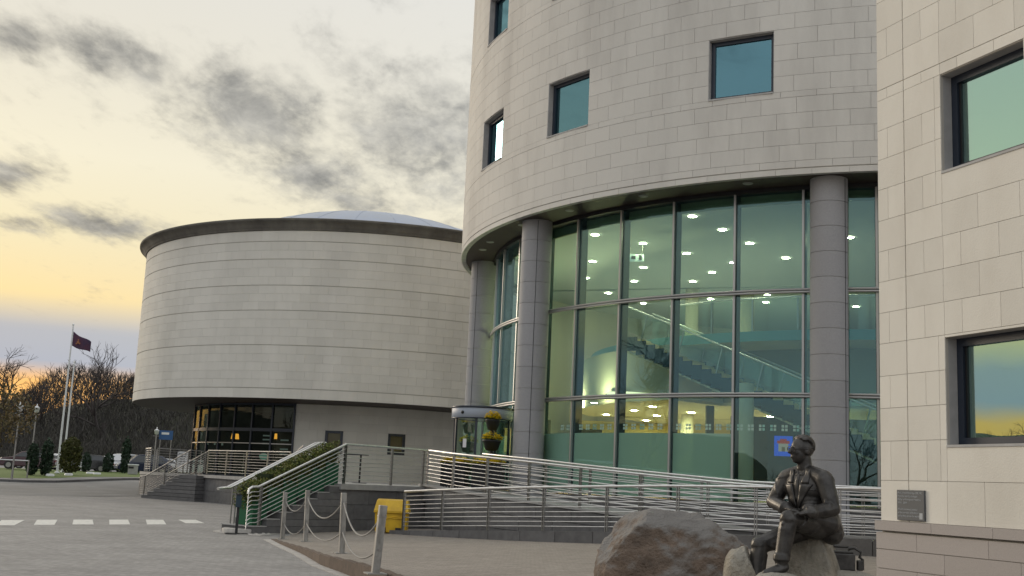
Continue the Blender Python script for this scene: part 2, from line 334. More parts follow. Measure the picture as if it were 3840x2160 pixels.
K['autumn'] = leafmat('tan_young_leaves', (.11, .095, .03), (.17, .12, .05))
K['petal'] = leafmat('yellow_petals', (.95, .70, .01), (.95, .82, .05))
K['bark'] = mat('bare_branch_bark', (.060, .050, .048), .9)
K['thicket'] = leafmat('winter_thicket_twigs', (.034, .032, .029), (.062, .056, .046))
K['bank'] = mat('wooded_bank_soil', (.035, .033, .025), .95, col2=(.045, .05, .022), nscale=.08)
K['grass'] = mat('verge_grass', (.075, .13, .018), .9, col2=(.11, .14, .03), nscale=.9, bump=.6, bscale=30)
K['road'] = paving('grey_block_paving', (.32, .308, .298), (.255, .247, .24), (.185, .178, .172), .21, .105, .62, patch=(.74, 1.14))
K['brickpave'] = paving('brown_brick_paving', (.31, .275, .24), (.25, .22, .19), (.18, .155, .135), .21, .105, -.3)
K['asphalt'] = mat('worn_asphalt', (.23, .225, .22), .9, col2=(.18, .177, .172), nscale=.5, bump=.3, bscale=60)
K['worn_paint'] = mat('worn_white_road_paint', (.66, .65, .61), .8, col2=(.36, .35, .33), nscale=7, contrast=(.52, .72))
K['kerb'] = mat('brown_brick_kerb', (.13, .09, .068), .85, col2=(.09, .065, .05), nscale=8, island=.12)
K['sett'] = mat('pale_granite_sett', (.48, .46, .43), .8, col2=(.36, .34, .32), nscale=6, island=.1)

# ------------------------------------------------------------------ the setting: ground, pavement, markings
def lerp(t, xs, ys):
    if t <= xs[0]: return ys[0]
    for i in range(len(xs) - 1):
        if t <= xs[i + 1]: return ys[i] + (ys[i + 1] - ys[i]) * (t - xs[i]) / (xs[i + 1] - xs[i])
    return ys[-1]
def zt(y): return lerp(y, (0, 58, 68, 78, 100, 150), (0, 0, .24, .66, .95, 1.3))
def pz(x, y): return max(.004, min(.1 + .04 * (x + 2.86) + .010 * max(0, 27 - y), .42))
def grid(name, xs, ys, zf, m_):
    g = MB(); n = len(xs); g.add([(x, y, zf(x, y)) for y in ys for x in xs], [(j * n + i, j * n + i + 1, (j + 1) * n + i + 1, (j + 1) * n + i) for j in range(len(ys) - 1) for i in range(n - 1)], True)
    return struct(name, g, m_)
ys = [-600, -200, -60, 0, 20, 40, 55, 58, 60, 62, 64, 66, 68, 70, 72, 74, 76, 78, 82, 86, 90, 95, 100, 110, 130, 150, 250, 500, 1500]
grid('ground', [-1500, -300, -100, -60, -40, -20, 0, 20, 60, 300, 1500], ys, lambda x, y: zt(y), K['road'])
# far roadway in asphalt beyond the paving
far = MB(); L_ = [(-60, 45.5), (-40, 48.5), (-22.6, 52.6), (-20.7, 57.3), (-18.9, 59.8), (-10, 62)]
yy = [58, 60, 62, 64, 66, 68, 70, 73, 76, 80, 86, 95]
row = [[(x, y, zt(y) + .004) for x, y in L_]] + [[(-60 + 8.4 * i, max(y, L_[min(i, 5)][1] + .6), zt(max(y, L_[min(i, 5)][1] + .6)) + .004) for i in range(6)] for y in yy[1:]]
nn = len(L_); far.add([p for r in row for p in r], [(j * nn + i, j * nn + i + 1, (j + 1) * nn + i + 1, (j + 1) * nn + i) for j in range(len(row) - 1) for i in range(nn - 1)], True)
struct('road', far, K['asphalt'])
# raised brick pavement by the boulders, its kerb and the pale setts at the kerb's foot
KX = [(27.17, -5.29), (25.28, -4.68), (22.69, -3.79), (20.02, -3.0), (18.23, -2.29), (16.2, -1.62), (13.5, -.9), (10, -.1), (7, 1.2), (5, 3.2), (4.2, 6.0)]
def kx(y): return lerp(-y, [-a for a, b in KX], [b for a, b in KX])
pave = MB(); rows = []
pys = [34, 32, 30, 28.5] + [27.17 - .5 * i for i in range(46)]
for y in pys:
    x0 = kx(y) if y <= 27.17 else -5.3; rows.append([(x0 + (14 - x0) * (i / 24) ** 1.3, y) for i in range(25)])
pave.add([(x, y, pz(x, y)) for r in rows for x, y in r], [(j * 25 + i, (j + 1) * 25 + i, (j + 1) * 25 + i + 1, j * 25 + i + 1) for j in range(len(rows) - 1) for i in range(24)], True)
pavement = struct('pavement', pave, K['brickpave'])
KP = []
for (ya, xa), (yb, xb) in zip(KX[:-1], KX[1:]):
    n = max(1, round(math.hypot(xb - xa, yb - ya) / .05))
    KP += [(xa + (xb - xa) * i / n, ya + (yb - ya) * i / n) for i in range(n)]
def kerbrun(name, step, w0, w1, top, m_, gap):
    i = 0
    while i + step < len(KP):
        a = Vector(KP[i]); b = Vector(KP[i + step]); d = (b - a).normalized(); n = Vector((-d.y, d.x)) * -1
        if n.x > 0: n = -n
        a = a + d * gap; q = [a + n * w0, b + n * w0, b + n * w1, a + n * w1]
        g = MB(); zf = (lambda p: top((a + b) / 2) + .002); g.prism([tuple(p) for p in q], -.05, zf); g.build(name, m_, pavement); i += step
kerbrun('kerb_stone', 18, -.10, .02, lambda p: pz(p.x, p.y) + .006, K['kerb'], .006)
kerbrun('granite_sett', 5, .022, .20, lambda p: .008, K['sett'], .012)
# crossing stripes
for q in ([(-13.32, 30.05), (-13.02, 30.49), (-12.03, 27.94), (-12.31, 27.57)], [(-12.99, 30.52), (-12.62, 31.08), (-11.74, 28.35), (-12.02, 27.97)], [(-12.46, 31.5), (-12.12, 32.05), (-11.157, 29.34), (-11.496, 28.9)], [(-11.865, 32.55), (-11.52, 33.07), (-10.554, 30.42), (-10.928, 29.93)], [(-11.205, 33.53), (-10.844, 34.07), (-9.9, 31.32), (-10.275, 30.79)], [(-10.487, 34.6), (-10.09, 35.0), (-9.2, 32.25), (-9.568, 31.72)], [(-9.8, 35.6), (-9.4, 36.05), (-8.6, 34.0), (-8.99, 33.47)]):
    g = MB(); g.prism(q, -.02, .005); tag(g.build('crossing_stripe', K['worn_paint']), kind='structure')
for (x, y) in ((-24.0, 68.7), (-20.2, 60.5), (-27.5, 56.5)):
    g = MB(); g.box((x, y, zt(y) + .0), (.9, .12, .024), .8); tag(g.build('road_dash', K['worn_paint']), kind='structure')
# tactile paving fan at the foot of the steps
g = MB(); g.arc((-5.6, 30.2), .2, 1.75, 150, 262, -.02, .012, 12); tact = struct('tactile_paving', g, K['sett'])
for i in range(9):
    for j in range(4):
        a = R_(156 + 12 * i); r = .75 + .27 * j; st = MB(); st.lathe([(0, .02), (.03, .018), (.045, .0)], (-5.6 + r * math.cos(a), 30.2 + r * math.sin(a), .012), 8); st.build('tactile_stud', K['sett'], tact)
# grass verge behind a kerb on the far side of the road
VK = [(-62, 66.5), (-45, 68.3), (-34, 69.5), (-28.6, 70.2), (-27.3, 71.3), (-26.6, 73.4), (-25.8, 76), (-24.6, 79.3), (-22.5, 84), (-19, 90)]
path = MB(); rows = []
for x, y in VK:
    rows.append([(x + dx, y + dy, zt(y + dy) + h) for dx, dy, h in ((0, 0, -.1), (0, 0, .13), (-.35, .25, .132), (-1.6, 1.6, .135), (-2.4, 2.6, .05))])
path.add([p for r in rows for p in r], [(j * 5 + i, j * 5 + i + 1, (j + 1) * 5 + i + 1, (j + 1) * 5 + i) for j in range(len(rows) - 1) for i in range(4)])
struct('far_footpath', path, K['asphalt'])
for (xa, ya), (xb, yb) in zip(VK[:-1], VK[1:]):
    n = max(1, round(math.hypot(xb - xa, yb - ya) / 1.0))
    for i in range(n):
        a = Vector((xa + (xb - xa) * i / n, ya + (yb - ya) * i / n)); b = Vector((xa + (xb - xa) * (i + .98) / n, ya + (yb - ya) * (i + .98) / n)); d = (b - a).normalized(); nr = Vector((d.y, -d.x))
        if nr.y > 0: nr = -nr
        g = MB(); g.prism([tuple(a + nr * .03), tuple(b + nr * .03), tuple(b - nr * .1), tuple(a - nr * .1)], lambda p: zt(p[1]) - .05, lambda p: zt(p[1]) + .14); g.build('kerb_stone', K['granite'], bpy.data.objects['far_footpath'])
verge = MB(); rows = []
for x, y in VK:
    rows.append([(x - 1.5, y + 1.5, zt(y + 1.5) + .14)] + [(x - 1.5 - 7 * t, y + 1.5 + 26 * t, zt(y + 1.5 + 26 * t) + .10) for t in (.1, .25, .5, .75, 1)])
verge.add([p for r in rows for p in r], [(j * 6 + i, j * 6 + i + 1, (j + 1) * 6 + i + 1, (j + 1) * 6 + i) for j in range(len(rows) - 1) for i in range(5)], True)
struct('grass_verge', verge, K['grass'])
# wooded bank rising behind the car park
g = MB(); xs = [-130 + 6 * i for i in range(34)]; ys2 = [126, 132, 140, 150, 162, 180, 220]
def bankz(x, y): return 1.1 + lerp(y, (126, 150, 180, 220), (0, 8.8, 11.8, 12.2)) * lerp(x, (-80, -66, -60, -54, -40), (.25, .34, .72, 1.0, 1.05)) + 1.2 * noise.noise(Vector((x * .06, y * .06, 1)))
g.add([(x, y, bankz(x, y)) for y in ys2 for x in xs], [(j * 34 + i, j * 34 + i + 1, (j + 1) * 34 + i + 1, (j + 1) * 34 + i) for j in range(6) for i in range(33)], True)
struct('hill', g, K['bank'])
# a lower wooded ridge off to the left, beyond the picture
g = MB(); xs = [-150, -130, -115, -100, -90, -82, -76]; ys2 = [-60 + 15 * i for i in range(13)]
g.add([(x, y, .9 + lerp(-x, (76, 90, 115, 150), (-.9, 6, 9, 10)) + 1.3 * noise.noise(Vector((x * .07, y * .05, 3)))) for y in ys2 for x in xs], [(j * 7 + i, j * 7 + i + 1, (j + 1) * 7 + i + 1, (j + 1) * 7 + i) for j in range(12) for i in range(6)], True)
struct('ridge', g, K['bank'])

# ------------------------------------------------------------------ main building: stone drum over a glass foyer
CB = (13.075, 41.99); RB = 15.0; RGL = 13.65; PZ = 1.32
main = thing('civic_building', 'large round building, pale stone drum raised on granite columns over a glass foyer', 'building', (CB[0], CB[1], 0))
def polar(c, r, a, z): return (c[0] + r * math.cos(R_(a)), c[1] + r * math.sin(R_(a)), z)
_bm = {}
def block_mesh(key, r0, r1, da, h, n):
    k = (key, round(da, 3), round(h, 3))
    if k not in _bm:
        g = MB(); g.arc((0, 0), r0, r1, -da / 2, da / 2, 0, h, n); _bm[k] = g.mesh(key)
    return _bm[k]
def stone_courses(parent, c, r, key, courses, a0, a1, bw, m_, holes, limit, score, gap=.0038, depth=.03):
    """courses: list of (z0, z1, proud). Each block is an object; past the limit they join into one"""
    blocks = []
    for ci, (z0, z1, proud) in enumerate(courses):
        cut = sorted([(h0, h1) for h0, h1, hz0, hz1 in holes if z0 < hz1 - .02 and z1 > hz0 + .02])
        spans = []; s = a0
        for h0, h1 in cut: spans.append((s, h0)); s = h1
        spans.append((s, a1))
        for s0, s1 in spans:
            edges = [s0]; off = (ci % 2) * bw / 2 + (ci * 37 % 7) * .09; k = math.ceil((s0 - off) / bw + .001)
            while k * bw + off < s1:
                e = k * bw + off
                if e - edges[-1] > bw * .28 and s1 - e > bw * .28: edges.append(e)
                k += 1
            edges.append(s1)
            for e0, e1 in zip(edges[:-1], edges[1:]): blocks.append((e0, e1, z0, z1, proud))
    blocks.sort(key=lambda b: -score((b[0] + b[1]) / 2, (b[2] + b[3]) / 2))
    ga = math.degrees(gap / r)
    for e0, e1, z0, z1, pr in blocks[:limit]:
        da = e1 - e0 - 2 * ga; me = block_mesh(key + str(pr), r - depth, r + pr, da, z1 - z0 - 2 * gap, 2)
        o = link('stone_block', me, m_, parent, (c[0], c[1], z0 + gap)); o.rotation_euler = (0, 0, R_((e0 + e1) / 2))
    if blocks[limit:]:
        g = MB()
        for e0, e1, z0, z1, pr in blocks[limit:]: g.arc(c, r - depth, r + pr, e0 + ga, e1 - ga, z0 + gap, z1 - gap, 2)
        tag(g.build('stone_block_field', m_, parent), kind='stuff')
WINS = [(-162.06, -155.1), (-144.63, -137.7), (-122.52, -115.72)]
holesB = [(a, b, z, z + 1.715) for a, b in WINS for z in (11.833, 16.23)]
# backing wall with real openings
g = MB(); cuts = sorted({-200.0, -40.0} | {a for w_ in WINS for a in w_})
zc = [9.66, 11.833, 13.548, 16.23, 17.945, 21.5]
for a0, a1 in zip(cuts[:-1], cuts[1:]):
    for z0, z1 in zip(zc[:-1], zc[1:]):
        if (a0, a1) in WINS and z0 in (11.833, 16.23): continue
        g.arc(CB, RB - .32, RB - .028, a0, a1, z0, z1, max(2, round((a1 - a0) / 2.5)))
g.arc(CB, RB - .32, RB - .028, -40, 160, 9.66, 21.5, 60)
uw = g.build('upper_wall', K['joint'], main)
crs = [(9.60, 9.752, .0), (9.776, 9.967, .0)] + [(9.967 + .425 * i, 9.967 + .425 * (i + 1), 0.0) for i in range(4)] + [(11.667, 11.833, .004)] + [(11.833 + .42875 * i, 11.833 + .42875 * (i + 1), 0.0) for i in range(4)] + [(13.548 + .42 * i, 13.548 + .42 * (i + 1), 0.0) for i in range(6)] + [(16.068, 16.23, .004)] + [(16.23 + .42875 * i, 16.23 + .42875 * (i + 1), 0.0) for i in range(4)] + [(17.945 + .42 * i, 17.945 + .42 * (i + 1), 0.0) for i in range(8)]
stone_courses(uw, CB, RB, 'stone_block', crs, -200, -60, 3.5, K['stone'], holesB, 300, lambda a, z: -abs(a + 128) * .55 - abs(z - 12.6) * 9)
g = MB(); g.arc(CB, RB - .6, RB - .05, -200, 160, 21.5, 21.6, 120); g.build('parapet', K['stone'], main)
g = MB(); g.lathe([(0, 21.3), (RB - .4, 21.3)], (CB[0], CB[1], 0), 48); g.build('roof', K['asphalt'], main)
# windows in the drum: stone reveal, navy frame, coated pane
for a0, a1 in WINS:
    for z0 in (11.833, 16.23):
        z1 = z0 + 1.715; am = (a0 + a1) / 2; er = Vector((math.cos(R_(am)), math.sin(R_(am)), 0)); et = Vector((-er.y, er.x, 0)); hw = RB * math.sin(R_((a1 - a0) / 2)); c0 = Vector((CB[0], CB[1], 0)) + er * (RB - .26)
        g = MB()
        for s in (-1, 1): g.obox(c0 + et * (s * (hw + .006)) + Vector((0, 0, (z0 + z1) / 2)) + er * .10, (er, et, (0, 0, 1)), (.12, .02, (z1 - z0) / 2))
        g.obox(c0 + Vector((0, 0, z1 - .004)) + er * .10, (er, et, (0, 0, 1)), (.12, hw - .015, .02)); g.obox(c0 + Vector((0, 0, z0 + .004)) + er * .12, (er, et, (0, 0, 1)), (.15, hw - .015, .02))
        wo_ = g.build('window', K['reveal'], main)
        g = MB(); f = .105
        for s in (-1, 1): g.obox(c0 + et * (s * (hw - .015 - f / 2)) + Vector((0, 0, (z0 + z1) / 2)), (er, et, (0, 0, 1)), (.05, f / 2, (z1 - z0) / 2 - .02))
        for zz in (z0 + .024 + f / 2, z1 - .024 - f / 2): g.obox(c0 + Vector((0, 0, zz)), (er, et, (0, 0, 1)), (.048, hw - .02 - f, f / 2))
        g.build('frame', K['frame'], wo_)
        g = MB(); g.obox(c0 + Vector((0, 0, (z0 + z1) / 2)) - er * .01, (er, et, (0, 0, 1)), (.008, hw - .1, (z1 - z0) / 2 - .11)); g.build('pane', K['coated'], wo_)
        g = MB(); g.obox(c0 + Vector((0, 0, (z0 + z1) / 2)) - er * .5, (er, et, (0, 0, 1)), (.02, hw + .3, (z1 - z0) / 2 + .3)); g.build('unlit_room_panel', K['dark'], wo_)  # added dark sheet; its colour stands in for the unlit room behind
# soffit, with a stone lip and recessed lamps (unlit)
g = MB(); g.arc(CB, RB - .17, RB - .03, -200, -40, 9.605, 9.655, 110); g.build('soffit_lip', K['reveal'], main)
g = MB(); g.arc(CB, 12.9, RB - .18, -200, -40, 9.64, 9.70, 110); sof = g.build('soffit', K['soffit'], main)
for a in (-171, -165.5, -153.5, -143, -131.5, -119, -100, -90):
    p = polar(CB, 14.35, a, 9.63); g = MB(); g.lathe([(.0, -.012), (.10, -.012), (.125, -.004), (.14, .008)], p, 20); g.build('soffit_lamp', K['fitting'], sof)
# granite columns of stacked drums
for a in (-181.0, -150.9, -110.7, -70.0):
    p = polar(CB, 14.15, a, 0); col_ = MB(); col_.lathe([(.452, .5), (.452, 9.64)], p, 32); cc = col_.build('column', K['joint'], main, origin=(p[0], p[1], .5))
    for i in range(14):
        z0 = 9.64 - .655 * (i + 1); g = MB(); g.lathe([(.474, z0 + .006), (.474, z0 + .649)], p, 40); g.lathe([(.40, z0 + .006), (.474, z0 + .006)], p, 40, smooth=False); g.lathe([(.474, z0 + .649), (.40, z0 + .649)], p, 40, smooth=False); g.build('column_drum', K['column'], cc)
    q = Vector(polar(CB, 14.15 + .47, a + .0, 0)); vj = MB()
    ang = R_(a + 62); vj.box((p[0] + .474 * math.cos(ang), p[1] + .474 * math.sin(ang), 5.1), (.012, .016, 9.0), ang); vj.build('joint', K['black'], cc)
# curtain wall: panes between mullions, three tiers, tubular transoms outside
g = MB(); g.arc(CB, RGL - .12, RGL + .06, -200, -60, .45, PZ - .02, 90); cw = g.build('glass_wall', K['granite'], main)
MU = [-190.6 + 7.7 * i for i in range(17)]
tiers = [(PZ, 4.09), (4.09, 6.81), (6.81, 9.52)]
for a in MU:
    er = Vector((math.cos(R_(a)), math.sin(R_(a)), 0)); et = Vector((-er.y, er.x, 0)); c0 = Vector((CB[0], CB[1], (PZ + 9.60) / 2))
    g = MB(); g.obox(c0 + er * (RGL + .045), (er, et, (0, 0, 1)), (.035, .03, (9.60 - PZ) / 2)); mu = g.build('mullion', K['mullion'], cw)
    g = MB(); g.obox(c0 + er * (RGL - .155), (er, et, (0, 0, 1)), (.15, .042, (9.60 - PZ) / 2)); g.build('fin', K['mullion_dark'], mu)
for z in (4.09, 6.81):
    n = 120
    for dz, r in ((.035, .034), (-.035, .034)):
        g = MB(); g.tube([polar(CB, RGL + .13, -200 + 140 * i / n, z + dz) for i in range(n + 1)], r, 8); g.build('transom', K['mullion'], cw)
for a0, a1 in zip(MU[:-1], MU[1:]):
    for ti, (z0, z1) in enumerate(tiers):
        g = MB(); g.arc(CB, RGL - .008, RGL + .008, a0 + .14, a1 - .14, z0 + .01, z1 - .01, 2); g.build('glass_pane', K['glass'], cw)
    if -170 < a0 < -122:
        g = MB(); g.arc(CB, RGL - .030, RGL - .022, a0 + .30, a1 - .30, PZ + .01, 3.08, 2); g.build('frosted_film', K['frost'], cw)
g = MB(); g.arc(CB, RGL - .30, RGL - .24, -200, -60, 9.25, 9.60, 90); g.build('head_panel', mat('olive_head_panel', (.17, .18, .11), .6), cw)
g = MB(); g.arc(CB, RGL - .22, RGL + .12, -200, -60, 9.525, 9.635, 90); g.build('head_rail', K['black'], cw)
motif = None
for i in range(30):
    a = -146.6 + 1.24 * i
    if min(abs(a - q) for q in MU) < .45: continue
    if motif is None:
        g = MB()
        for dy in (-.045, .045):
            for dz in (-.045, .045): g.box((RGL - .014, dy, dz), (.004, .066, .066))
        motif = g.mesh('window_motif')
    o = link('window_motif', motif, mat('white_window_vinyl', (.62, .66, .58), .7) if i == 0 else None, cw, (CB[0], CB[1], 3.25)); o.rotation_euler = (0, 0, R_(a))
# ---- inside the foyer
def disc(name, r, a0, a1, z0, z1, m_, par=main, r0=.02):
    g = MB(); g.arc(CB, r0, r, a0, a1, z0, z1, max(8, int(abs(a1 - a0) / 3))); return g.build(name, m_, par)
disc('foyer_floor', 13.5, -200, 158, PZ - .12, PZ - .005, K['carpet'])
ceil_up = disc('upper_ceiling', 13.3, -200, 158, 9.40, 9.52, mat('white_ceiling_board', (.52, .56, .58), .85))
ceil_lo2 = disc('foyer_ceiling', 10.4, -200, -141, 4.30, 4.40, K['plaster'])
disc('foyer_ceiling', 7.9, -141, -95, 4.301, 4.40, K['plaster']); disc('foyer_ceiling', 9.4, -95, 158, 4.30, 4.40, K['plaster'])
g = MB(); g.arc(CB, 10.3, 10.4, -200, -141, 4.40, 6.02, 40); g.arc(CB, 7.8, 7.9, -141, -95, 4.40, 6.02, 30); bl = g.build('bulkhead', mat('grey_bulkhead', (.36, .35, .29), .85), main)
g = MB(); er = Vector((math.cos(R_(-141)), math.sin(R_(-141)), 0)); g.obox(Vector((CB[0], CB[1], 5.2)) + er * 9.1, (er, (-er.y, er.x, 0), (0, 0, 1)), (1.25, .05, .82)); g.build('bulkhead_end', K['white_plaster'], main)
disc('gallery_floor', 10.0, -200, 158, 6.03, 6.30, K['white_plaster'])
g = MB(); g.arc(CB, 10.001, 10.03, -190, -80, 6.02, 6.32, 60); g.build('slab_edge', K['teal'], main)
g = MB(); g.arc(CB, 9.88, 9.90, -144, -80, 6.33, 7.30, 50); g.build('glass_balustrade', K['clear'], main)
g = MB(); g.tube([polar(CB, 9.89, -144 + 64 * i / 50, 7.33) for i in range(51)], .03, 8); g.build('gallery_handrail', K['steel'], main)
for a in range(-142, -80, 8):
    g = MB(); p = polar(CB, 9.93, a, 6.3); g.box((p[0], p[1], 6.8), (.05, .05, 1.0), R_(a)); g.build('baluster', K['steelp'], main)
g = MB(); g.arc(CB, 13.15, 13.25, -58, 150, PZ, 9.40, 60); g.build('back_wall', K['white_plaster'], main)
g = MB(); g.box((8.6, 48.4, 2.8), (11.5, .15, 2.98)); g.build('foyer_back_wall', K['ochre'], main)
for (x, y, z0, z1, r) in ((6.68, 32.3, PZ, 4.6, .26), (6.6, 42.0, PZ, 4.3, .24), (9.2, 44.6, 6.3, 9.4, .36), (7.1, 44.5, 6.3, 9.4, .26), (14.6, 40.0, PZ, 9.4, .3)):
    g = MB(); g.lathe([(r, z0), (r, z1)], (x, y, 0), 20); g.build('inner_column', K['plaster'], main)
for (x, y, w_, h) in ((3.3, 46.0, 1.1, 2.5), (4.9, 47.9, .9, 2.4), (8.5, 48.2, 1.3, 2.4), (1.2, 42.5, .9, 2.6), (6.4, 36.2, .25, 2.9)):
    g = MB(); g.box((x, y, PZ + h / 2), (w_, .12, h), .15); g.build('dark_doorway', K['dark'], main)
UPL = [(2.55, 35.4), (4.18, 36.37), (2.8, 39.73), (4.68, 40.44), (2.8, 43.05), (4.67, 43.25), (5.13, 32.36), (6.29, 33.9), (5.79, 37.63), (7.49, 35.64), (9.12, 37.62), (7.59, 38.81), (7.21, 40.76), (6.83, 42.73), (3.94, 46.21), (6.89, 47.39), (5.64, 48.43), (10.15, 44.9), (10.5, 46.7), (8.19, 46.54), (14.25, 46.8), (10.23, 34.18)]
LOL = [(2.89, 38.05), (2.54, 41.02), (3.82, 43.96), (4.54, 40.99), (4.91, 38.68), (5.64, 43.22), (5.64, 46.44), (6.54, 40.72), (6.93, 39.0), (6.99, 45.28), (9.4, 41.0), (9.0, 44.0), (11, 38), (12.2, 42)]
dl = MB(); dl.lathe([(0, 0), (.115, 0), (.13, .004)], (0, 0, 0), 20); dl2 = dl.mesh('downlight'); dl = dl.mesh('downlight'); rim = MB(); rim.lathe([(.13, -.006), (.17, -.006), (.18, .004)], (0, 0, 0), 20); rim = rim.mesh('lamp_rim')
for pts, z, par in ((UPL, 9.385, ceil_up), (LOL, 4.288, ceil_lo2)):
    for x, y in pts:
        o = link('downlight', dl2 if par is ceil_lo2 else dl, K['lamp_lo'] if par is ceil_lo2 else K['lamp'], par, (x, y, z)); link('lamp_rim', rim, K['fitting'], o, (x, y, z))
for a0, a1, z0, z1 in ((-158.1, -153.0, 4.64, 4.57), (-151.6, -145.0, 4.57, 4.46)):
    g = MB(); g.tube([polar(CB, 10.5, a0, z0), polar(CB, 10.5, (a0 + a1) / 2, (z0 + z1) / 2), polar(CB, 10.5, a1, z1)], .055, 8); g.build('fluorescent_tube', K['tubelamp'], bl)
# stair inside: navy stepped stringers, cream treads, glass sides
st = thing('foyer_stair', 'navy and cream staircase with glass sides rising behind the green glass', 'staircase', (8, 33.6, PZ))
S0 = Vector((3.75, 36.2, 6.26)); S1 = Vector((12.6, 29.28, 1.62)); ns = 34; dv = (S1 - S0); hd = Vector((dv.x, dv.y, 0)); run = hd.length / ns; rise = -dv.z / ns; hd.normalize(); sd_ = Vector((-hd.y, hd.x, 0)) 
if sd_.y < 0: sd_ = -sd_
for i in range(ns):
    c = S0 + hd * (run * (i + .5)) + Vector((0, 0, -rise * (i + 1))); g = MB(); g.obox(c + sd_ * .75 + Vector((0, 0, rise / 2 - .03)), (hd, sd_, (0, 0, 1)), (run / 2 + .012, .70, rise / 2 + .012)); g.build('tread', K['tread'], st)
for k, off in enumerate((0.0, 1.5)):
    g = MB()
    for i in range(ns):
        c = S0 + hd * (run * (i + .5)) + Vector((0, 0, -rise * (i + 1))); g.obox(c + sd_ * off + Vector((0, 0, -.06)), (hd, sd_, (0, 0, 1)), (run / 2 + .0, .035, .22))
    g.build('stringer', K['navy'], st)
g = MB(); mid_ = (S0 + S1) / 2 + sd_ * .75 + Vector((0, 0, -.42)); g.obox(mid_, ((S1 - S0).normalized(), sd_, (S1 - S0).normalized().cross(sd_)), ((S1 - S0).length / 2, .7, .03)); g.build('stair_soffit', K['plaster'], st)
for off in (0, 1.5):
    for i in range(2, ns, 4):
        c = S0 + hd * (run * i) + sd_ * off + Vector((0, 0, -rise * i)); g = MB(); g.obox(c + Vector((0, 0, .48)) - hd * .08, ((hd + Vector((0, 0, .0))).normalized(), sd_, (Vector((0, 0, 1)) + hd * .25).normalized()), (.022, .012, .52)); g.build('baluster', K['steelp'], st)
    g = MB(); g.tube([S0 + sd_ * off + Vector((0, 0, 1.0)), S1 + sd_ * off + Vector((0, 0, 1.0))], .028, 8); g.build('handrail', K['steel'], st)
    g = MB(); q = [S0 + sd_ * off + Vector((0, 0, .22)), S1 + sd_ * off + Vector((0, 0, .22)), S1 + sd_ * off + Vector((0, 0, .95)), S0 + sd_ * off + Vector((0, 0, .95))]
    g.add(q + [p + sd_ * .01 for p in q], [(0, 1, 2, 3), (7, 6, 5, 4), (0, 4, 5, 1), (2, 6, 7, 3), (0, 3, 7, 4), (1, 5, 6, 2)]); g.build('glass_panel', K['clear'], st)
# screen on a dark wall, chair, exit sign
dw = MB(); dw.box((9.4, 36.2, 2.65), (4.6, .15, 2.64), -.25); dw.build('dark_panel_wall', mat('dark_brown_panel', (.035, .028, .018), .5), main)
tv = thing('wall_screen', 'lit blue screen showing a red roofed picture, on the dark foyer wall behind the statue', 'screen', (8.66, 35.95, 2.76))
Rv = Matrix.Rotation(-.25, 4, 'Z')
def tvbox(name, x, z, w_, h, y, m_): 
    g = MB(); g.box((0, 0, 0), (w_, .03, h)); o = g.build(name, m_, tv, origin=(0, 0, 0)); v = Rv @ Vector((x, y, z)); o.location = v; o.rotation_euler = (0, 0, -.25); return o
tvbox('housing', 0, .30, .60, .66, .02, K['black']); tvbox('display', 0, .30, .56, .62, -.005, emission('blue_screen', (.02, .10, .70), .55))
RED = emission('screen_red', (.55, .04, .03), .4)
tvbox('picture', .0, .26, .30, .26, -.02, emission('screen_cream', (.6, .5, .4), .35)); tvbox('picture_roof', 0, .42, .38, .09, -.026, RED); tvbox('picture_roof', 0, .49, .2, .06, -.026, RED); tvbox('picture_door', 0, .2, .1, .14, -.026, emission('screen_dark', (.15, .1, .05), .5))
ch = thing('tub_chair', 'dark tub chair beside the lit cream column inside the foyer', 'chair', (5.75, 31.7, PZ))
g = MB(); g.lathe([(.02, .40), (.30, .40), (.32, .46), (.02, .47)], (5.75, 31.7, PZ), 20); g.build('seat', K['navy'], ch)
g = MB(); g.lathe([(.30, .40), (.36, .42), (.38, .86), (.34, .88), (.31, .46)], (5.75, 31.7, PZ), 16, -60, 130); g.build('backrest', K['navy'], ch)
for a in (45, 135, 225, 315):
    g = MB(); g.tube([(5.75 + .25 * math.cos(R_(a)), 31.7 + .25 * math.sin(R_(a)), PZ), (5.75 + .22 * math.cos(R_(a)), 31.7 + .22 * math.sin(R_(a)), PZ + .42)], .015, 6); g.build('leg', K['steelp'], ch)
ex = thing('exit_sign', 'small white exit sign hanging below the upper foyer ceiling', 'sign', (4.0, 36.6, 8.85))
g = MB(); g.box((4.0, 36.6, 8.95), (.50, .04, .24), -.2); g.build('sign_box', mat('exit_sign_face', (.5, .6, .55), .5, emit=((.6, .8, .7), .25)), ex)
g = MB(); g.box((3.9, 36.57, 8.95), (.14, .02, .10), -.2); g.build('arrow', K['dark'], ex); g = MB(); g.box((4.12, 36.52, 8.95), (.10, .02, .16), -.2); g.build('running_figure', K['dark'], ex)
for x in (3.8, 4.2):
    g = MB(); g.tube([(x, 36.6, 9.07), (x, 36.6, 9.39)], .008, 5); g.build('hanger', K['steelp'], ex)

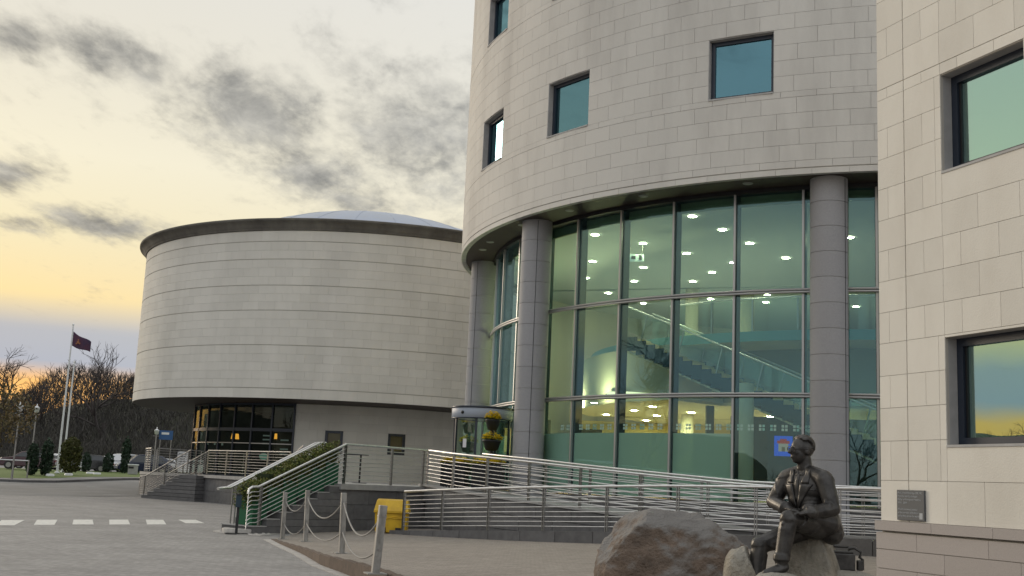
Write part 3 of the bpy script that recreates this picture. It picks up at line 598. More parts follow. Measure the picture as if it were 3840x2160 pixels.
# ------------------------------------------------------------------ left building: windowless stone drum on a recessed ground floor
CA = (-8.467, 67.63); RA = 12.84; GA = 9.5
hall = thing('round_hall', 'windowless round stone hall with dark cornice and shallow silver dome, left of the main drum', 'building', (CA[0], CA[1], 0))
gz = [5.07, 5.563, 7.648, 9.347, 10.583, 11.879, 12.769, 13.32]; cnt = [1, 5, 4, 3, 3, 2, 1]
crs = []
for i, n in enumerate(cnt):
    z0, z1 = gz[i] + .0, gz[i + 1]; h = (z1 - .034 - z0) / n
    crs += [(z0 + h * k, z0 + h * (k + 1), 0.0) for k in range(n)]
g = MB(); g.arc(CA, RA - .35, RA - .024, -200, 160, 5.10, 13.5, 140); dw_ = g.build('drum_wall', K['jointA'], hall)
stone_courses(dw_, CA, RA, 'hall_block', crs, -190, -10, 4.0, K['stoneA'], [], 300, lambda a, z: -abs(a + 100) * .5 - abs(z - 8.8) * 4, gap=.003, depth=.026)
g = MB(); g.lathe([(RA - .05, 13.30), (RA + .05, 13.30), (RA + .07, 13.34), (RA + .07, 13.39), (RA + .12, 13.42), (RA + .15, 13.49), (RA + .22, 13.60), (RA + .33, 13.69), (RA + .40, 13.72), (RA + .42, 13.77), (RA + .42, 13.83), (RA + .2, 13.87), (RA - .6, 13.87)], (CA[0], CA[1], 0), 160)
g.build('cornice', K['cornice'], hall)
g = MB(); rs = (121 + 3.6 ** 2) / (2 * 3.6); zc0 = 13.3 + 3.6 - rs
g.lathe([(11.0 * math.sin(t * math.pi / 2 / 16), zc0 + math.sqrt(rs ** 2 - (11.0 * math.sin(t * math.pi / 2 / 16)) ** 2)) for t in range(17)] + [(11.05, 13.2)], (CA[0], CA[1], 0), 96); dome = g.build('dome_roof', K['zinc'], hall)
for k in range(0, 360, 15):
    pts = []
    for t in range(17):
        r = 11.0 * math.sin(t * math.pi / 2 / 16); pts.append(polar(CA, max(r, .05), k, zc0 + math.sqrt(rs ** 2 - r ** 2) + .006))
    g = MB(); g.tube(pts, .012, 4); g.build('roof_seam', K['zinc'], dome)
g = MB(); g.lathe([(11.0, 13.55), (RA - .4, 13.55)], (CA[0], CA[1], 0), 96); g.build('flat_roof', K['asphalt'], hall)
g = MB(); g.arc(CA, GA - .3, RA - .03, -200, 160, 5.06, 5.12, 140); g.build('soffit', K['soffit'], hall)
# recessed ground floor: cafe glazing on the left, plain stone with two small windows on the right
AW = [(-93.5, -88.1), (-74.4, -69.1)]; awz = (2.72, 3.77)
g = MB(); cuts = [-103.5, -93.5, -88.1, -74.4, -69.1, -10]
for a0, a1 in zip(cuts[:-1], cuts[1:]):
    for z0, z1 in ((PZ - .6, awz[0]), awz, (awz[1], 5.07)):
        if (a0, a1) in AW and (z0, z1) == awz: continue
        g.arc(CA, GA - .3, GA - .022, a0, a1, z0, z1, max(2, round((a1 - a0) / 3)))
gw = g.build('ground_wall', K['jointA'], hall)
stone_courses(gw, CA, GA, 'ground_block', [(1.22 + i * .5, 1.72 + i * .5, 0.0) for i in range(3)] + [(2.72 + i * .525, 3.245 + i * .525, 0.0) for i in range(2)] + [(3.77 + i * .423, 4.193 + i * .423, 0.0) for i in range(3)], -103.5, -12, 6.0, K['stoneA'], [(a, b, awz[0], awz[1]) for a, b in AW], 150, lambda a, z: -abs(a + 85), gap=.003)
for a0, a1 in AW:
    am = (a0 + a1) / 2; er = Vector((math.cos(R_(am)), math.sin(R_(am)), 0)); et = Vector((-er.y, er.x, 0)); hw = GA * math.sin(R_((a1 - a0) / 2)); c0 = Vector((CA[0], CA[1], sum(awz) / 2)) + er * (GA - .06)
    g = MB(); hh = (awz[1] - awz[0]) / 2
    for s in (-1, 1): g.obox(c0 + et * (s * (hw - .06)), (er, et, (0, 0, 1)), (.07, .065, hh)); g.obox(c0 + Vector((0, 0, s * (hh - .06))), (er, et, (0, 0, 1)), (.068, hw - .13, .06))
    wn_ = g.build('window', K['frame'], hall)
    g = MB(); g.obox(c0 - er * .02, (er, et, (0, 0, 1)), (.008, hw - .1, hh - .1)); g.build('pane', mat('ochre_blind_behind_glass', (.115, .10, .045), .25), wn_)
cg = MB(); cg.arc(CA, GA - .12, GA + .02, -156, -103.5, PZ - .2, PZ + .06, 20); cgl = cg.build('cafe_glazing', K['frame'], hall)
AM = [-156 + 7.5 * i for i in range(8)]
for a in AM:
    p = polar(CA, GA, a, 0); g = MB(); g.box((p[0], p[1], (PZ + 5.06) / 2), (.14, .09, 5.06 - PZ), R_(a)); g.build('mullion', K['frame'], cgl)
for z, h in ((3.0, .05), (3.70, .16), (5.0, .1)):
    g = MB(); g.arc(CA, GA - .04, GA + .055, -156, -103.5, z - h / 2, z + h / 2, 20); g.build('transom', K['frame'] if h > .06 else K['steelp'], cgl)
for a0, a1 in zip(AM[:-1], AM[1:]):
    g = MB(); g.arc(CA, GA - .006, GA + .006, a0 + .25, a1 - .25, PZ + .07, 4.95, 2); g.build('glass_pane', K['cafe'], cgl)
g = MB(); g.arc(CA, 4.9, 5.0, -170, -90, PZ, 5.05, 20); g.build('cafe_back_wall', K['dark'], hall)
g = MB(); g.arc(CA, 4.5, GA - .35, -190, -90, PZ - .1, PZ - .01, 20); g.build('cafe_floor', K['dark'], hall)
for a in (-189, -103.6):
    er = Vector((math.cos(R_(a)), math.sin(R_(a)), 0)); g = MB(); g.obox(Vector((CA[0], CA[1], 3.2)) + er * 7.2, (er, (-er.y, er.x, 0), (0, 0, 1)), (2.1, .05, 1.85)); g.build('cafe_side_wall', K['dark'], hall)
for a, r, z, sx in ((-137, 8.2, 3.25, .22), (-116, 8.0, 3.30, .08)):
    p = polar(CA, r, a, z); t = thing('cafe_lamp', 'glowing orange lampshade in the dark cafe window%s' % (', the wide one on the left' if sx > .2 else ', the slim one on the right'), 'lamp', (p[0], p[1], PZ))
    g = MB(); g.lathe([(sx, 0), (sx * .8, .28)], p, 16); g.build('lamp_shade', K['warmlamp'], t); g = MB(); g.tube([(p[0], p[1], PZ), (p[0], p[1], z + .1)], .02, 6); g.build('stand', K['black'], t); g = MB(); g.lathe([(0, 0), (.15, 0), (.14, .03), (0, .04)], (p[0], p[1], PZ - .01), 12); g.build('base', K['black'], t)
for a, z in ((-140.5, 2.95), (-135.8, 2.95), (-131.5, 2.93)):
    p = polar(CA, GA - .02, a, z); g = MB(); g.box((p[0], p[1], z), (.01, .16, .16), R_(a)); g.build('window_notice', K['whitem'], cgl)
g = MB(); p = polar(CA, GA + .03, -113, 2.35); g.lathe([(0, 0), (.28, 0)], (0, 0, 0), 20); o = g.build('window_oval', mat('pale_green_oval_sticker', (.10, .30, .22), .6), cgl, origin=(0, 0, 0)); o.location = Vector(p) - WL[cgl.name]; o.rotation_euler = (R_(90), 0, R_(-113 + 90)); o.scale = (1, .6, 1)
for a, zs in ((-112.5, (3.0, 3.2, 3.4)), (-106.2, (2.5, 2.75, 3.2))):
    for z in zs:
        p = polar(CA, GA + .03, a, z); g = MB(); g.box((p[0], p[1], z), (.01, .45, .07), R_(a)); g.build('door_lettering_bar', mat('grey_green_vinyl', (.16, .24, .21), .6), cgl)

# ------------------------------------------------------------------ podium, steps and ramps in grey granite
FW = Vector((.589, .808, 0)); FN = Vector((-.808, .589, 0)); F0 = Vector((-6.18, 29.3, 0)); WE = F0 + FW * 6.64   # stair foot, wall direction
def wallrun(parent, a, b, z0, z1, nc, bl, m_, t=.25, gap=.006, back=None, top0=None, top1=None, base=None):
    """a straight wall of separate blocks from a to b with thickness t towards back"""
    a = Vector(a); b = Vector(b); d = b - a; d.z = 0; ln = d.length; d.normalize(); n = back or Vector((-d.y, d.x, 0))
    for k in range(nc):
        off = (k % 2) * .5; e = [0.0]
        while (len(e) - off) * bl < ln - .3:
            v = (len(e) - off) * bl
            if v > .2: e.append(v)
            else: e.append(.001 + v if v > 0 else bl * .5)
        e = sorted(set(round(x, 3) for x in e if x < ln - .2)) + [ln]
        for e0, e1 in zip(e[:-1], e[1:]):
            if e1 - e0 < .1: continue
            h0 = z0 + (z1 - z0) * k / nc; h1 = z0 + (z1 - z0) * (k + 1) / nc
            c = a + d * ((e0 + e1) / 2) + n * (t / 2); g = MB(); g.obox((c.x, c.y, (h0 + h1) / 2), (d, n, (0, 0, 1)), ((e1 - e0) / 2 - gap, t / 2, (h1 - h0) / 2 - gap)); g.build('stone_block', m_, parent)
# podium top in front of both buildings (one slab)
pod = MB(); pw = [tuple(WE[:2]), tuple((F0 + FW * 3.0)[:2]), tuple((F0 + FW * 3.0 + FN * 1.2)[:2]), (-9.0, 49.5), (-15.0, 57.6)]
pod.prism(pw + [(-8, 66), (4, 66), (4, 40), (-.6, 37.5)], PZ - .16, PZ - .03)
podium = thing('entrance_podium', 'grey granite terrace with block walls joining the two buildings', 'terrace', (-6, 45, 0))
pod.build('slab', K['granite_top'], podium)
g = MB(); g.arc(CA, .5, 12.0, -185, -20, PZ - .162, PZ - .028, 80); g.build('slab', K['granite_top'], podium)
g = MB(); g.prism([tuple((Vector(p + (0,)) + o_)[:2]) for p, o_ in ((pw[0], FN * .04), (pw[1], FN * .04), (pw[1], FN * 1.5), ((-3.0, 37.5), Vector((0, 0, 0))))], -.2, PZ - .17); g.build('core', K['granite'], podium)
wallrun(podium, F0 + FW * 3.0, WE, -.05, 1.17, 3, 1.15, K['granite'], back=FN)
cop = MB(); c = F0 + FW * 4.82 + FN * .12; cop.obox((c.x, c.y, PZ - .075), (FW, FN, (0, 0, 1)), (1.87, .18, .075)); cop.build('coping', K['granite_top'], podium)
for a_, b_ in (((-15.0, 57.6, 0), (-9.0, 49.5, 0)), ((-9.0, 49.5, 0), tuple(F0 + FW * 3.0 + FN * 1.25))):
    wallrun(podium, a_, b_, -.05, 1.15, 2, 1.3, K['granite'], back=Vector((.7, .7, 0)).normalized())
    a2, b2 = Vector(a_), Vector(b_); d = (b2 - a2); ln = d.length; d.normalize(); g = MB(); cc = (a2 + b2) / 2; n_ = Vector((-d.y, d.x, 0)); g.obox((cc.x + n_.x * .1, cc.y + n_.y * .1, PZ - .08), (d, n_, (0, 0, 1)), (ln / 2, .2, .075)); g.build('coping', K['granite_top'], podium)
ga = math.degrees(.006 / 12)
for k in range(2):
    a = -186.0 + k * 3
    while a < -127:
        b = min(a + 6, -126); g = MB(); g.arc(CA, 11.7, 12.05, a + ga, b - ga, -.05 + .61 * k + .006, -.05 + .61 * (k + 1) - .006, 3); g.build('stone_block', K['granite'], podium); a = b
g = MB(); g.arc(CA, 11.6, 12.08, -186, -126, 1.17, PZ - .005, 30); g.build('coping', K['granite_top'], podium)
# far steps up to the hall terrace
fs = thing('hall_steps', 'short flight of grey granite steps up to the round hall terrace, far left', 'steps', (-16.6, 58.6, 0))
e0, e1 = Vector((-18.2, 58.9, 0)), Vector((-14.9, 56.6, 0)); dd = (e1 - e0).normalized(); nb = Vector((-dd.y, dd.x, 0))
if nb.y < 0: nb = -nb
for i in range(7):
    L9 = (e1 - e0).length; t0 = .46 * i; c = e0 + dd * ((t0 + L9 - .02) / 2) + nb * .60; h0 = PZ * i / 7.3; h1 = PZ * (i + 1) / 7.3; g = MB(); g.obox((c.x, c.y, (h0 + h1) / 2 - .008), (dd, nb, (0, 0, 1)), ((L9 - .02 - t0) / 2, .60, (h1 - h0) / 2 - .008)); s_ = g.build('step', K['granite'], fs)
    g = MB(); c = e0 + dd * (t0 + .22) + nb * .59; g.obox((c.x, c.y, h1 - .008), (dd, nb, (0, 0, 1)), (.24, .62, .012)); g.build('tread', K['granite_top'], s_)
# near steps with hedge troughs
ns_ = thing('entrance_steps', 'grey granite entrance steps rising to the terrace beside the green planters', 'steps', tuple(F0))
for i in range(7):
    h0 = PZ * i / 7.4; h1 = PZ * (i + 1) / 7.4 - .006; t0 = .43 * i; g = MB(); c = F0 + FW * ((t0 + 3.02) / 2) + FN * .60
    g.obox((c.x, c.y, (h0 + h1) / 2), (FW, FN, (0, 0, 1)), ((3.02 - t0) / 2, .60, (h1 - h0) / 2)); s_ = g.build('step', K['granite'], ns_, .008)
    g = MB(); c = F0 + FW * (t0 + .20) + FN * .60; g.obox((c.x, c.y, h1 + .012), (FW, FN, (0, 0, 1)), (.225, .61, .012)); g.build('tread', K['granite_top'], s_)
g = MB(); g.lathe([(.50, -.02), (.50, .10), (.46, .11), (0, .11)], tuple(F0 + FN * .55 + FW * .12), 24); g.build('rounded_kerb', K['sett'], ns_)
# ramp 1 (outer) and ramp 2 (inner), concentric with the drum
T1 = ([-148, -143, -134.3, -128.5, -123.9, -119.4, -112.9, -106.9, -95], [1.12, 1.205, 1.375, 1.477, 1.553, 1.624, 1.691, 1.741, 1.76])
T2 = ([-156, -153.6, -148.8, -137.2, -131.3, -125.5, -118.2, -114, -95], [2.40, 2.39, 2.305, 2.115, 2.008, 1.90, 1.77, 1.727, 1.72])
T3 = ([-156, -153, -142.5, -131.5, -122.8, -117.6, -95], [2.40, 2.38, 2.235, 2.043, 1.91, 1.83, 1.78])
z1f = lambda a: lerp(a, T1[0], T1[1]) - 1.0
z2f = lambda a: lerp(a, T2[0], T2[1]) - 1.07
ramp = thing('entrance_ramp', 'curved two level wheelchair ramp with grey granite sides in front of the glass foyer', 'ramp', (0, 30, 0))
g = MB(); g.arc(CB, 17.05, 19.4, -144.2, -90, -.1, lambda a: z1f(a) - .04, 60); g.build('lower_surface', K['granite'], ramp)
g = MB(); g.arc(CB, 13.75, 16.9, -155.5, -90, -.1, lambda a: z2f(a) - .02, 60); g.build('upper_surface', K['granite_top'], ramp)
a = -144.6
while a < -92:   # kerb stones along the foot of the outer rail
    b = a + 2.9; g = MB(); g.arc(CB, 19.36, 19.62, a + .02, b - .02, lambda q: -.1, lambda q: z1f(q) + .012, 2); g.build('kerb_stone', K['granite'], ramp); a = b
a = -155.5
for k in range(3):  # blocks of the inner wall, seen through the outer rail
    a = -155.5 + (k % 2) * 2.0; first = True
    while a < -92:
        b = a + 4.0
        f0 = lambda q, k=k: -.05 + (z2f(q) + .02 + .05) * k / 3 + .006; f1 = lambda q, k=k: -.05 + (z2f(q) + .02 + .05) * (k + 1) / 3 - .006
        g = MB(); g.arc(CB, 16.88, 17.12, a + .02, b - .02, f0, f1, 3); g.build('stone_block', K['granite'], ramp); a = b
g = MB(); g.arc(CB, 16.86, 17.16, -155.5, -90, lambda q: z2f(q) + .022, lambda q: z2f(q) + .075, 50); g.build('coping', K['granite_top'], ramp)

# ------------------------------------------------------------------ railings
def railing(label, top, post_t, h, nb, twin=True, rt_=.032, rb=.0125, group='stainless railings round the steps and ramps', drop=None, hand=True):
    """top: dense polyline of the handrail; post_t: indices into it; h: height of the handrail over the post feet"""
    top = [Vector(p) for p in top]; mid_ = top[len(top) // 2]
    t = thing('railing', label, 'railing', (mid_.x, mid_.y, mid_.z - h), group)
    sm = K['steel'] if twin else K['steel_shaded']; g = MB(); g.tube(top, rt_, 10); g.build('handrail', sm, t)
    for k in range(nb):
        dz = .12 + (h - .24) * k / (nb - 1); g = MB(); g.tube([p - Vector((0, 0, dz)) for p in top], rb, 6); g.build('bar', sm, t)
    for i in post_t:
        p = top[i]; q = top[min(i + 1, len(top) - 1)] - top[max(i - 1, 0)]; q.z = 0; q.normalize(); n_ = Vector((-q.y, q.x, 0))
        g = MB()
        for s in ((-1, 1) if twin else (0,)): g.obox((p.x + q.x * s * .024, p.y + q.y * s * .024, p.z - h / 2 - .02), (q, n_, (0, 0, 1)), (.008 if twin else .018, .028, h / 2 - .01))
        po = g.build('post', K['steelp'], t)
    return t
def arcpts(c, r, a0, a1, zf, n): return [polar(c, r, a0 + (a1 - a0) * i / n, zf(a0 + (a1 - a0) * i / n)) for i in range(n + 1)]
railing('long curved stainless railing on the low kerb, nearest the boulder', arcpts(CB, 19.49, -143.25, -93.95, lambda a: lerp(a, *T1), 100), [0] + [min(100, round(10 * i)) for i in range(1, 11)], 1.0, 8)
railing('curved stainless railing sloping down to the right, between the two ramps', arcpts(CB, 17.01, -154.4, -95.7, lambda a: lerp(a, *T2), 100), [round(10 * i) for i in range(11)], 1.0, 8)
railing('rear curved stainless railing close to the glass wall', arcpts(CB, 15.4, -153, -97, lambda a: lerp(a, *T3), 90), [round(10 * i) for i in range(10)], 1.0, 6, twin=True, rt_=.03)
# landing railing, then down the near side of the steps with a turned end
lp = [WE + FN * .05, F0 + FW * 3.15 + FN * .05]
pts = [Vector((lp[0].x, lp[0].y, 2.40)) + (Vector((lp[1].x, lp[1].y, 2.39)) - Vector((lp[0].x, lp[0].y, 2.40))) * i / 20 for i in range(21)]
railing('straight stainless railing along the terrace edge at the top of the steps', pts, [1, 9, 20], 1.06, 8)
def slope(off, t0, t1, za, zb): return [F0 + FN * off + FW * (t0 + (t1 - t0) * i / 30) + Vector((0, 0, za + (zb - za) * i / 30)) for i in range(31)]
sp = slope(.05, .10, 3.15, 1.16, 2.39)
railing('stainless railing sloping up the near side of the steps in front of the hedge', [F0 + FN * .05 - FW * .22 + Vector((0, 0, .98)), F0 + FN * .05 - FW * .2 + Vector((0, 0, 1.10)), F0 + FN * .05 - FW * .1 + Vector((0, 0, 1.155))] + sp, [4, 33], 1.0, 8)
for off, lb, e in ((.98, 'thick stainless handrail on the far side of the stepped hedge, horizontal at its foot', .38), (1.12, 'second thick handrail just behind the hedge handrail', .30)):
    sp = slope(off, .0, 3.05, 1.10, 2.40); t = thing('handrail', lb, 'handrail', tuple(sp[0]), 'paired handrails on the steps')
    g = MB(); g.tube([sp[0] - FW * e + Vector((0, 0, -.03)), sp[0] - FW * .03] + sp + [sp[-1] + FW * .25 + Vector((0, 0, .02))], .034, 10); g.build('tube', K['steel'], t)
    for i in (2, 15, 29):
        g = MB(); g.tube([sp[i] - Vector((0, 0, .03)), sp[i] - Vector((0, 0, 1.05))], .02, 8); g.build('post', K['steelp'], t)
# terrace railings further back
def linepts(a, b, za, zb, n=20): a = Vector((a[0], a[1], za)); b = Vector((b[0], b[1], zb)); return [a + (b - a) * i / n for i in range(n + 1)]
railing('stainless railing on the terrace wall in front of the cafe', linepts((-14.6, 57.3), (-9.2, 50.0), 2.50, 2.46), [0, 5, 10, 15, 20], 1.14, 8, twin=False)
railing('short stainless railing on the terrace edge behind the hedge', linepts((-8.7, 48.6), (-6.3, 36.4), 2.46, 2.42, 30), [0, 6, 12, 18, 24, 30], 1.1, 8, twin=False)
railing('curved stainless railing on the far left terrace wall', arcpts(CA, 11.85, -183, -150.5, lambda a: 2.56, 30), [2, 7, 12, 17, 22, 27], 1.2, 9, twin=False)
railing('stainless railing at the back of the far left terrace', linepts((-18.2, 60.9), (-14.0, 62.5), 2.56, 2.5), [0, 10, 20], 1.2, 8, twin=False)
for k, off in enumerate((-.1, 1.02)):
    p0 = e0 + dd * .1 + nb * (.05 + 1.1 * k); p1 = e0 + dd * 3.4 + nb * (.05 + 1.1 * k)
    railing('sloping stainless railing on the %s side of the far left steps' % ('near' if k == 0 else 'far'), [p0 - dd * .42 + Vector((0, 0, .98)), p0 - dd * .36 + Vector((0, 0, 1.08)), p0 - dd * .05 + Vector((0, 0, 1.10))] + [p0 + (p1 - p0) * i / 20 + Vector((0, 0, 1.10 + 1.38 * i / 20)) for i in range(21)], [3, 12, 22], 1.0, 8, twin=False)
nbd = thing('notice_board', 'pale notice board fixed to the far left terrace railing', 'sign', (-16.95, 61.25, 1.4))
p = (-16.95, 61.25, 0)
g = MB(); g.box((p[0], p[1], 2.0), (.04, .62, .90), R_(-105)); g.build('board', K['whitem'], nbd); g = MB()
for s in (-1, 1): g.box((p[0] - s * math.sin(R_(-105)) * .34, p[1] + s * math.cos(R_(-105)) * .34, 1.92), (.06, .05, 1.2), R_(-105))
g.build('frame', K['black'], nbd)
for i in range(5):
    g = MB(); q = polar((p[0], p[1]), .025, -105, 2.32 - .13 * i); g.box(q, (.01, .46 - .08 * (i % 3), .035), R_(-105)); g.build('text_line', K['slate'], nbd)

# ------------------------------------------------------------------ right wing: flat cream stone wall
P0 = Vector((5.203, 16.0, 0)); WU = Vector((.3627, -.9319, 0)); WN = Vector((-.9319, -.3627, 0)); WZ = Vector((0, 0, 1))
wing = thing('stone_wing', 'cream stone wing with deep navy framed windows and pink granite plinth, far right', 'building', tuple(P0))
def wpt(u, z, n=0): return P0 + WU * u + WN * n + Vector((0, 0, z))
def wbox(mb, u0, u1, z0, z1, n0, n1): return mb.obox(wpt((u0 + u1) / 2, (z0 + z1) / 2, (n0 + n1) / 2), (WU, WN, WZ), (abs(u1 - u0) / 2, abs(n1 - n0) / 2, abs(z1 - z0) / 2))
zs = [1.245, 1.788, 2.32, 2.772, 3.219, 3.676, 4.113, 4.557, 4.998, 5.444, 5.902, 6.345, 6.787, 7.237, 7.399, 7.858, 8.30] + [8.30 + .45 * i for i in range(1, 12)]
WIN = [(1.28, 2.73, 5.867, 7.226), (1.28, 2.85, 2.24, 3.64), (4.6, 6.05, 5.867, 7.226), (4.6, 6.05, 2.24, 3.64)]
g = MB(); us = [0.004, 1.28, 2.73, 2.85, 4.6, 6.05, 9.0]; zz = [1.0, 2.24, 3.64, 5.867, 7.226, 13.2]
for u0, u1 in zip(us[:-1], us[1:]):
    for z0, z1 in zip(zz[:-1], zz[1:]):
        um, zm = (u0 + u1) / 2, (z0 + z1) / 2
        if any(a < um < b and c < zm < d for a, b, c, d in WIN): continue
        wbox(g, u0, u1, z0, z1, -.4, -.016)
g.obox(P0 - WN * 4 + WU * 4.5 + Vector((0, 0, 6.6)) - WN * .25, (WU, WN, WZ), (4.46, 3.8, 6.58))
ww = g.build('wall', K['jointR'], wing)
g = MB(); wbox(g, -.003, 0.0, 1.25, 13.2, -8, -.03); g.build('end_wall', K['stoneR'], wing)
GROUT = [(2.14, 3.79, 1.14, 3.0), (5.73, 7.356, 1.17, 2.84)]   # slot outlines round the windows
for i, (z0, z1) in enumerate(zip(zs[:-1], zs[1:])):
    br = [0, .21, .556, .915, 1.28, 1.60, 2.25, 2.9, 3.55, 4.2, 4.6, 5.2, 6.05, 6.7, 7.3, 8.0, 9.0] if i % 2 else [0, .556, 1.27, 1.91, 2.6, 3.2, 3.9, 4.6, 5.4, 6.05, 6.9, 7.6, 8.3, 9.0]
    b2 = set(br)
    for a, b, c, d in WIN:
        if z0 < d - .02 and z1 > c + .02: b2 |= {a - .115, a, b, b + .1}; b2 -= {x for x in br if a - .115 < x < b + .1 and x not in (a, b)} | {x for x in br if 0 < abs(x - (a - .115)) < .09}
    b2 = sorted(b2)
    for u0, u1 in zip(b2[:-1], b2[1:]):
        segs = [(z0, z1)]
        for a, b, c, d in WIN:
            if a <= (u0 + u1) / 2 <= b:
                n_ = []
                for s0, s1 in segs:
                    if s1 <= c or s0 >= d: n_.append((s0, s1)); continue
                    if s0 < c - .03: n_.append((s0, c))
                    if s1 > d + .03: n_.append((d, s1))
                segs = n_
        for s0, s1 in segs:
            ge = .009 if abs(u0 - .556) < .01 else .003; gt = .008 if abs(s1 - 7.399) < .01 else .003
            m0 = MB(); wbox(m0, u0 + (0 if u0 == 0 else ge), u1 - (.009 if abs(u1 - .556) < .01 else .003), s0 + .003, s1 - gt, -.05, 0); m0.build('stone_block', K['stoneR'], ww)
pl = MB(); wbox(pl, -.03, 9.0, -.1, 1.09, -.3, .03); plw = pl.build('plinth', K['jointR'], wing)
for k, (z0, z1, nn_) in enumerate(((1.118, 1.243, .075), (.872, 1.085, .05), (.616, .862, .05), (.36, .606, .05), (.05, .35, .05))):
    u = 0.0; first = True
    while u < 9:
        v = min(u + (1.25 if k else 1.05) - (.5 if first and k % 2 else 0), 9); m0 = MB(); wbox(m0, u - (.045 if first else -.003), v - .003, z0, z1, -.2, nn_); m0.build('stone_block', K['pink'], plw); u = v; first = False
for (a, b, c, d) in WIN:
    g = MB(); wbox(g, a - .02, a + .002, c, d, -.30, -.052); wbox(g, b - .002, b + .02, c, d, -.30, -.052); wbox(g, a + .003, b - .003, d - .002, d + .02, -.30, -.052); wbox(g, a + .003, b - .003, c - .02, c + .012, -.30, .012)
    wi = g.build('window', K['reveal'], wing); f = .11
    g = MB(); wbox(g, a + .004, a + f, c + .013, d - .004, -.28, -.19); wbox(g, b - f, b - .004, c + .013, d - .004, -.28, -.19); wbox(g, a + f + .001, b - f - .001, c + .013, c + f, -.279, -.19); wbox(g, a + f + .001, b - f - .001, d - f, d - .004, -.279, -.19); fr_ = g.build('frame', K['frame'], wi)
    g = MB(); wbox(g, a + f, a + f + .035, c + f, d - f, -.278, -.225); g.build('gasket', K['black'], wi)
    g = MB(); wbox(g, a + f - .01, b - f + .01, c + f - .01, d - f + .01, -.25, -.24); g.build('pane', K['coatedR'], wi)
    g = MB(); wbox(g, a - .3, b + .3, c - .4, d + .4, -3.0, -2.9); wbox(g, a - .3, b + .3, c - .45, c - .4, -3, -.42); g.build('room_wall', K['ochre'], wi)
    for q in range(2):
        g = MB(); wbox(g, a + .5 + .5 * q, a + .7 + .5 * q, d + .1, d + .12, -1.6, -1.3); g.build('room_lamp', K['tubelamp'], wi)
# slate plaque with engraved lines
pq = thing('wall_plaque', 'slate plaque with engraved lettering low on the cream wall', 'plaque', tuple(wpt(.617, 1.27, .002)))
g = MB(); wbox(g, .355, .88, 1.268, 1.665, .002, .03); g.build('slab', K['slate'], pq, .004)
rotm = Matrix((-WU, WZ, WN)).transposed()      # text runs from the far end of the plaque towards the corner, read from the front
def text(s_, size, pos, xdir, up_, parent, m_, name='lettering', align='LEFT', depth=.001):
    cu = bpy.data.curves.new(name, 'FONT'); cu.body = s_; cu.size = size; cu.align_x = align; cu.extrude = depth
    to = bpy.data.objects.new('tmp', cu); COL.objects.link(to); dg = bpy.context.evaluated_depsgraph_get(); me = bpy.data.meshes.new_from_object(to.evaluated_get(dg)); bpy.data.objects.remove(to)
    z_ = xdir.cross(up_); o = link(name, me, m_, parent, tuple(pos)); o.rotation_euler = Matrix((xdir, up_, z_)).transposed().to_euler(); return o
# seen from the camera the wall runs left (corner) to right (near): text goes along +WU
for i, s_ in enumerate(('Prof. J Frank Pantridge CBE, MC', 'Physician and Cardiologist', 'Father of Emergency Medicine', '1916 - 2004', '', 'World renowned pioneer', 'of the portable defibrillator', 'saving lives across the world')):
    if s_: text(s_, .036, wpt(.375, 1.615 - .043 * i, .031), WU, WZ, pq, K['letter'])
g = MB(); wbox(g, .79, .85, 1.29, 1.37, .0305, .033); g.build('crest', K['letter'], pq)

# ------------------------------------------------------------------ things round the entrance
def leaves(c, half, n, size, seed, shape=None, flat=.0):
    """many small leaf faces through a volume"""
    r = random.Random(seed); g = MB(); k = 0
    while k < n:
        p = Vector((r.uniform(-1, 1), r.uniform(-1, 1), r.uniform(-1, 1)))
        if shape and not shape(p, r): continue
        k += 1; q = Vector((c[0] + p.x * half[0], c[1] + p.y * half[1], c[2] + p.z * half[2]))
        a = Vector((r.gauss(0, 1), r.gauss(0, 1), r.gauss(0, 1))).normalized(); b = a.cross(Vector((r.gauss(0, 1), r.gauss(0, 1), r.gauss(0, 1)))).normalized(); s = size * r.uniform(.6, 1.3)
        g.add([q - a * s, q + b * s * .5, q + a * s, q - b * s * .5], [(0, 1, 2, 3)])
    return g
# stepped green planters with one clipped hedge along the steps
hp = thing('hedge_planter', 'clipped hedge in stepped green planters climbing beside the steps', 'planter', tuple(F0 + FN * .5))
r = random.Random(3); hg = MB()
for i in range(6):
    t0 = .10 + .50 * i; zb = PZ * (int((t0 + .30) / .43) + 1) / 7.4 + .02; zt_ = zb + .58
    c = F0 + FW * (t0 + .245) + FN * .5; g = MB(); g.obox((c.x, c.y, (zb + zt_) / 2), (FW, FN, WZ), (.24, .30, (zt_ - zb) / 2)); bx_ = g.build('planter_box', K['green'], hp, .012)
    g = MB(); g.obox((c.x, c.y, zt_ + .008), (FW, FN, WZ), (.25, .31, .014)); g.build('rim', K['green'], bx_)
    c2 = c + Vector((0, 0, zt_ + .20 - c.z)); core = MB(); core.obox(c2, (FW, FN, WZ), (.22, .22, .16)); core.build('hedge_core', mat('hedge_shadow', (.02, .03, .008), .95) if i == 0 else bpy.data.materials['hedge_shadow'], hp)
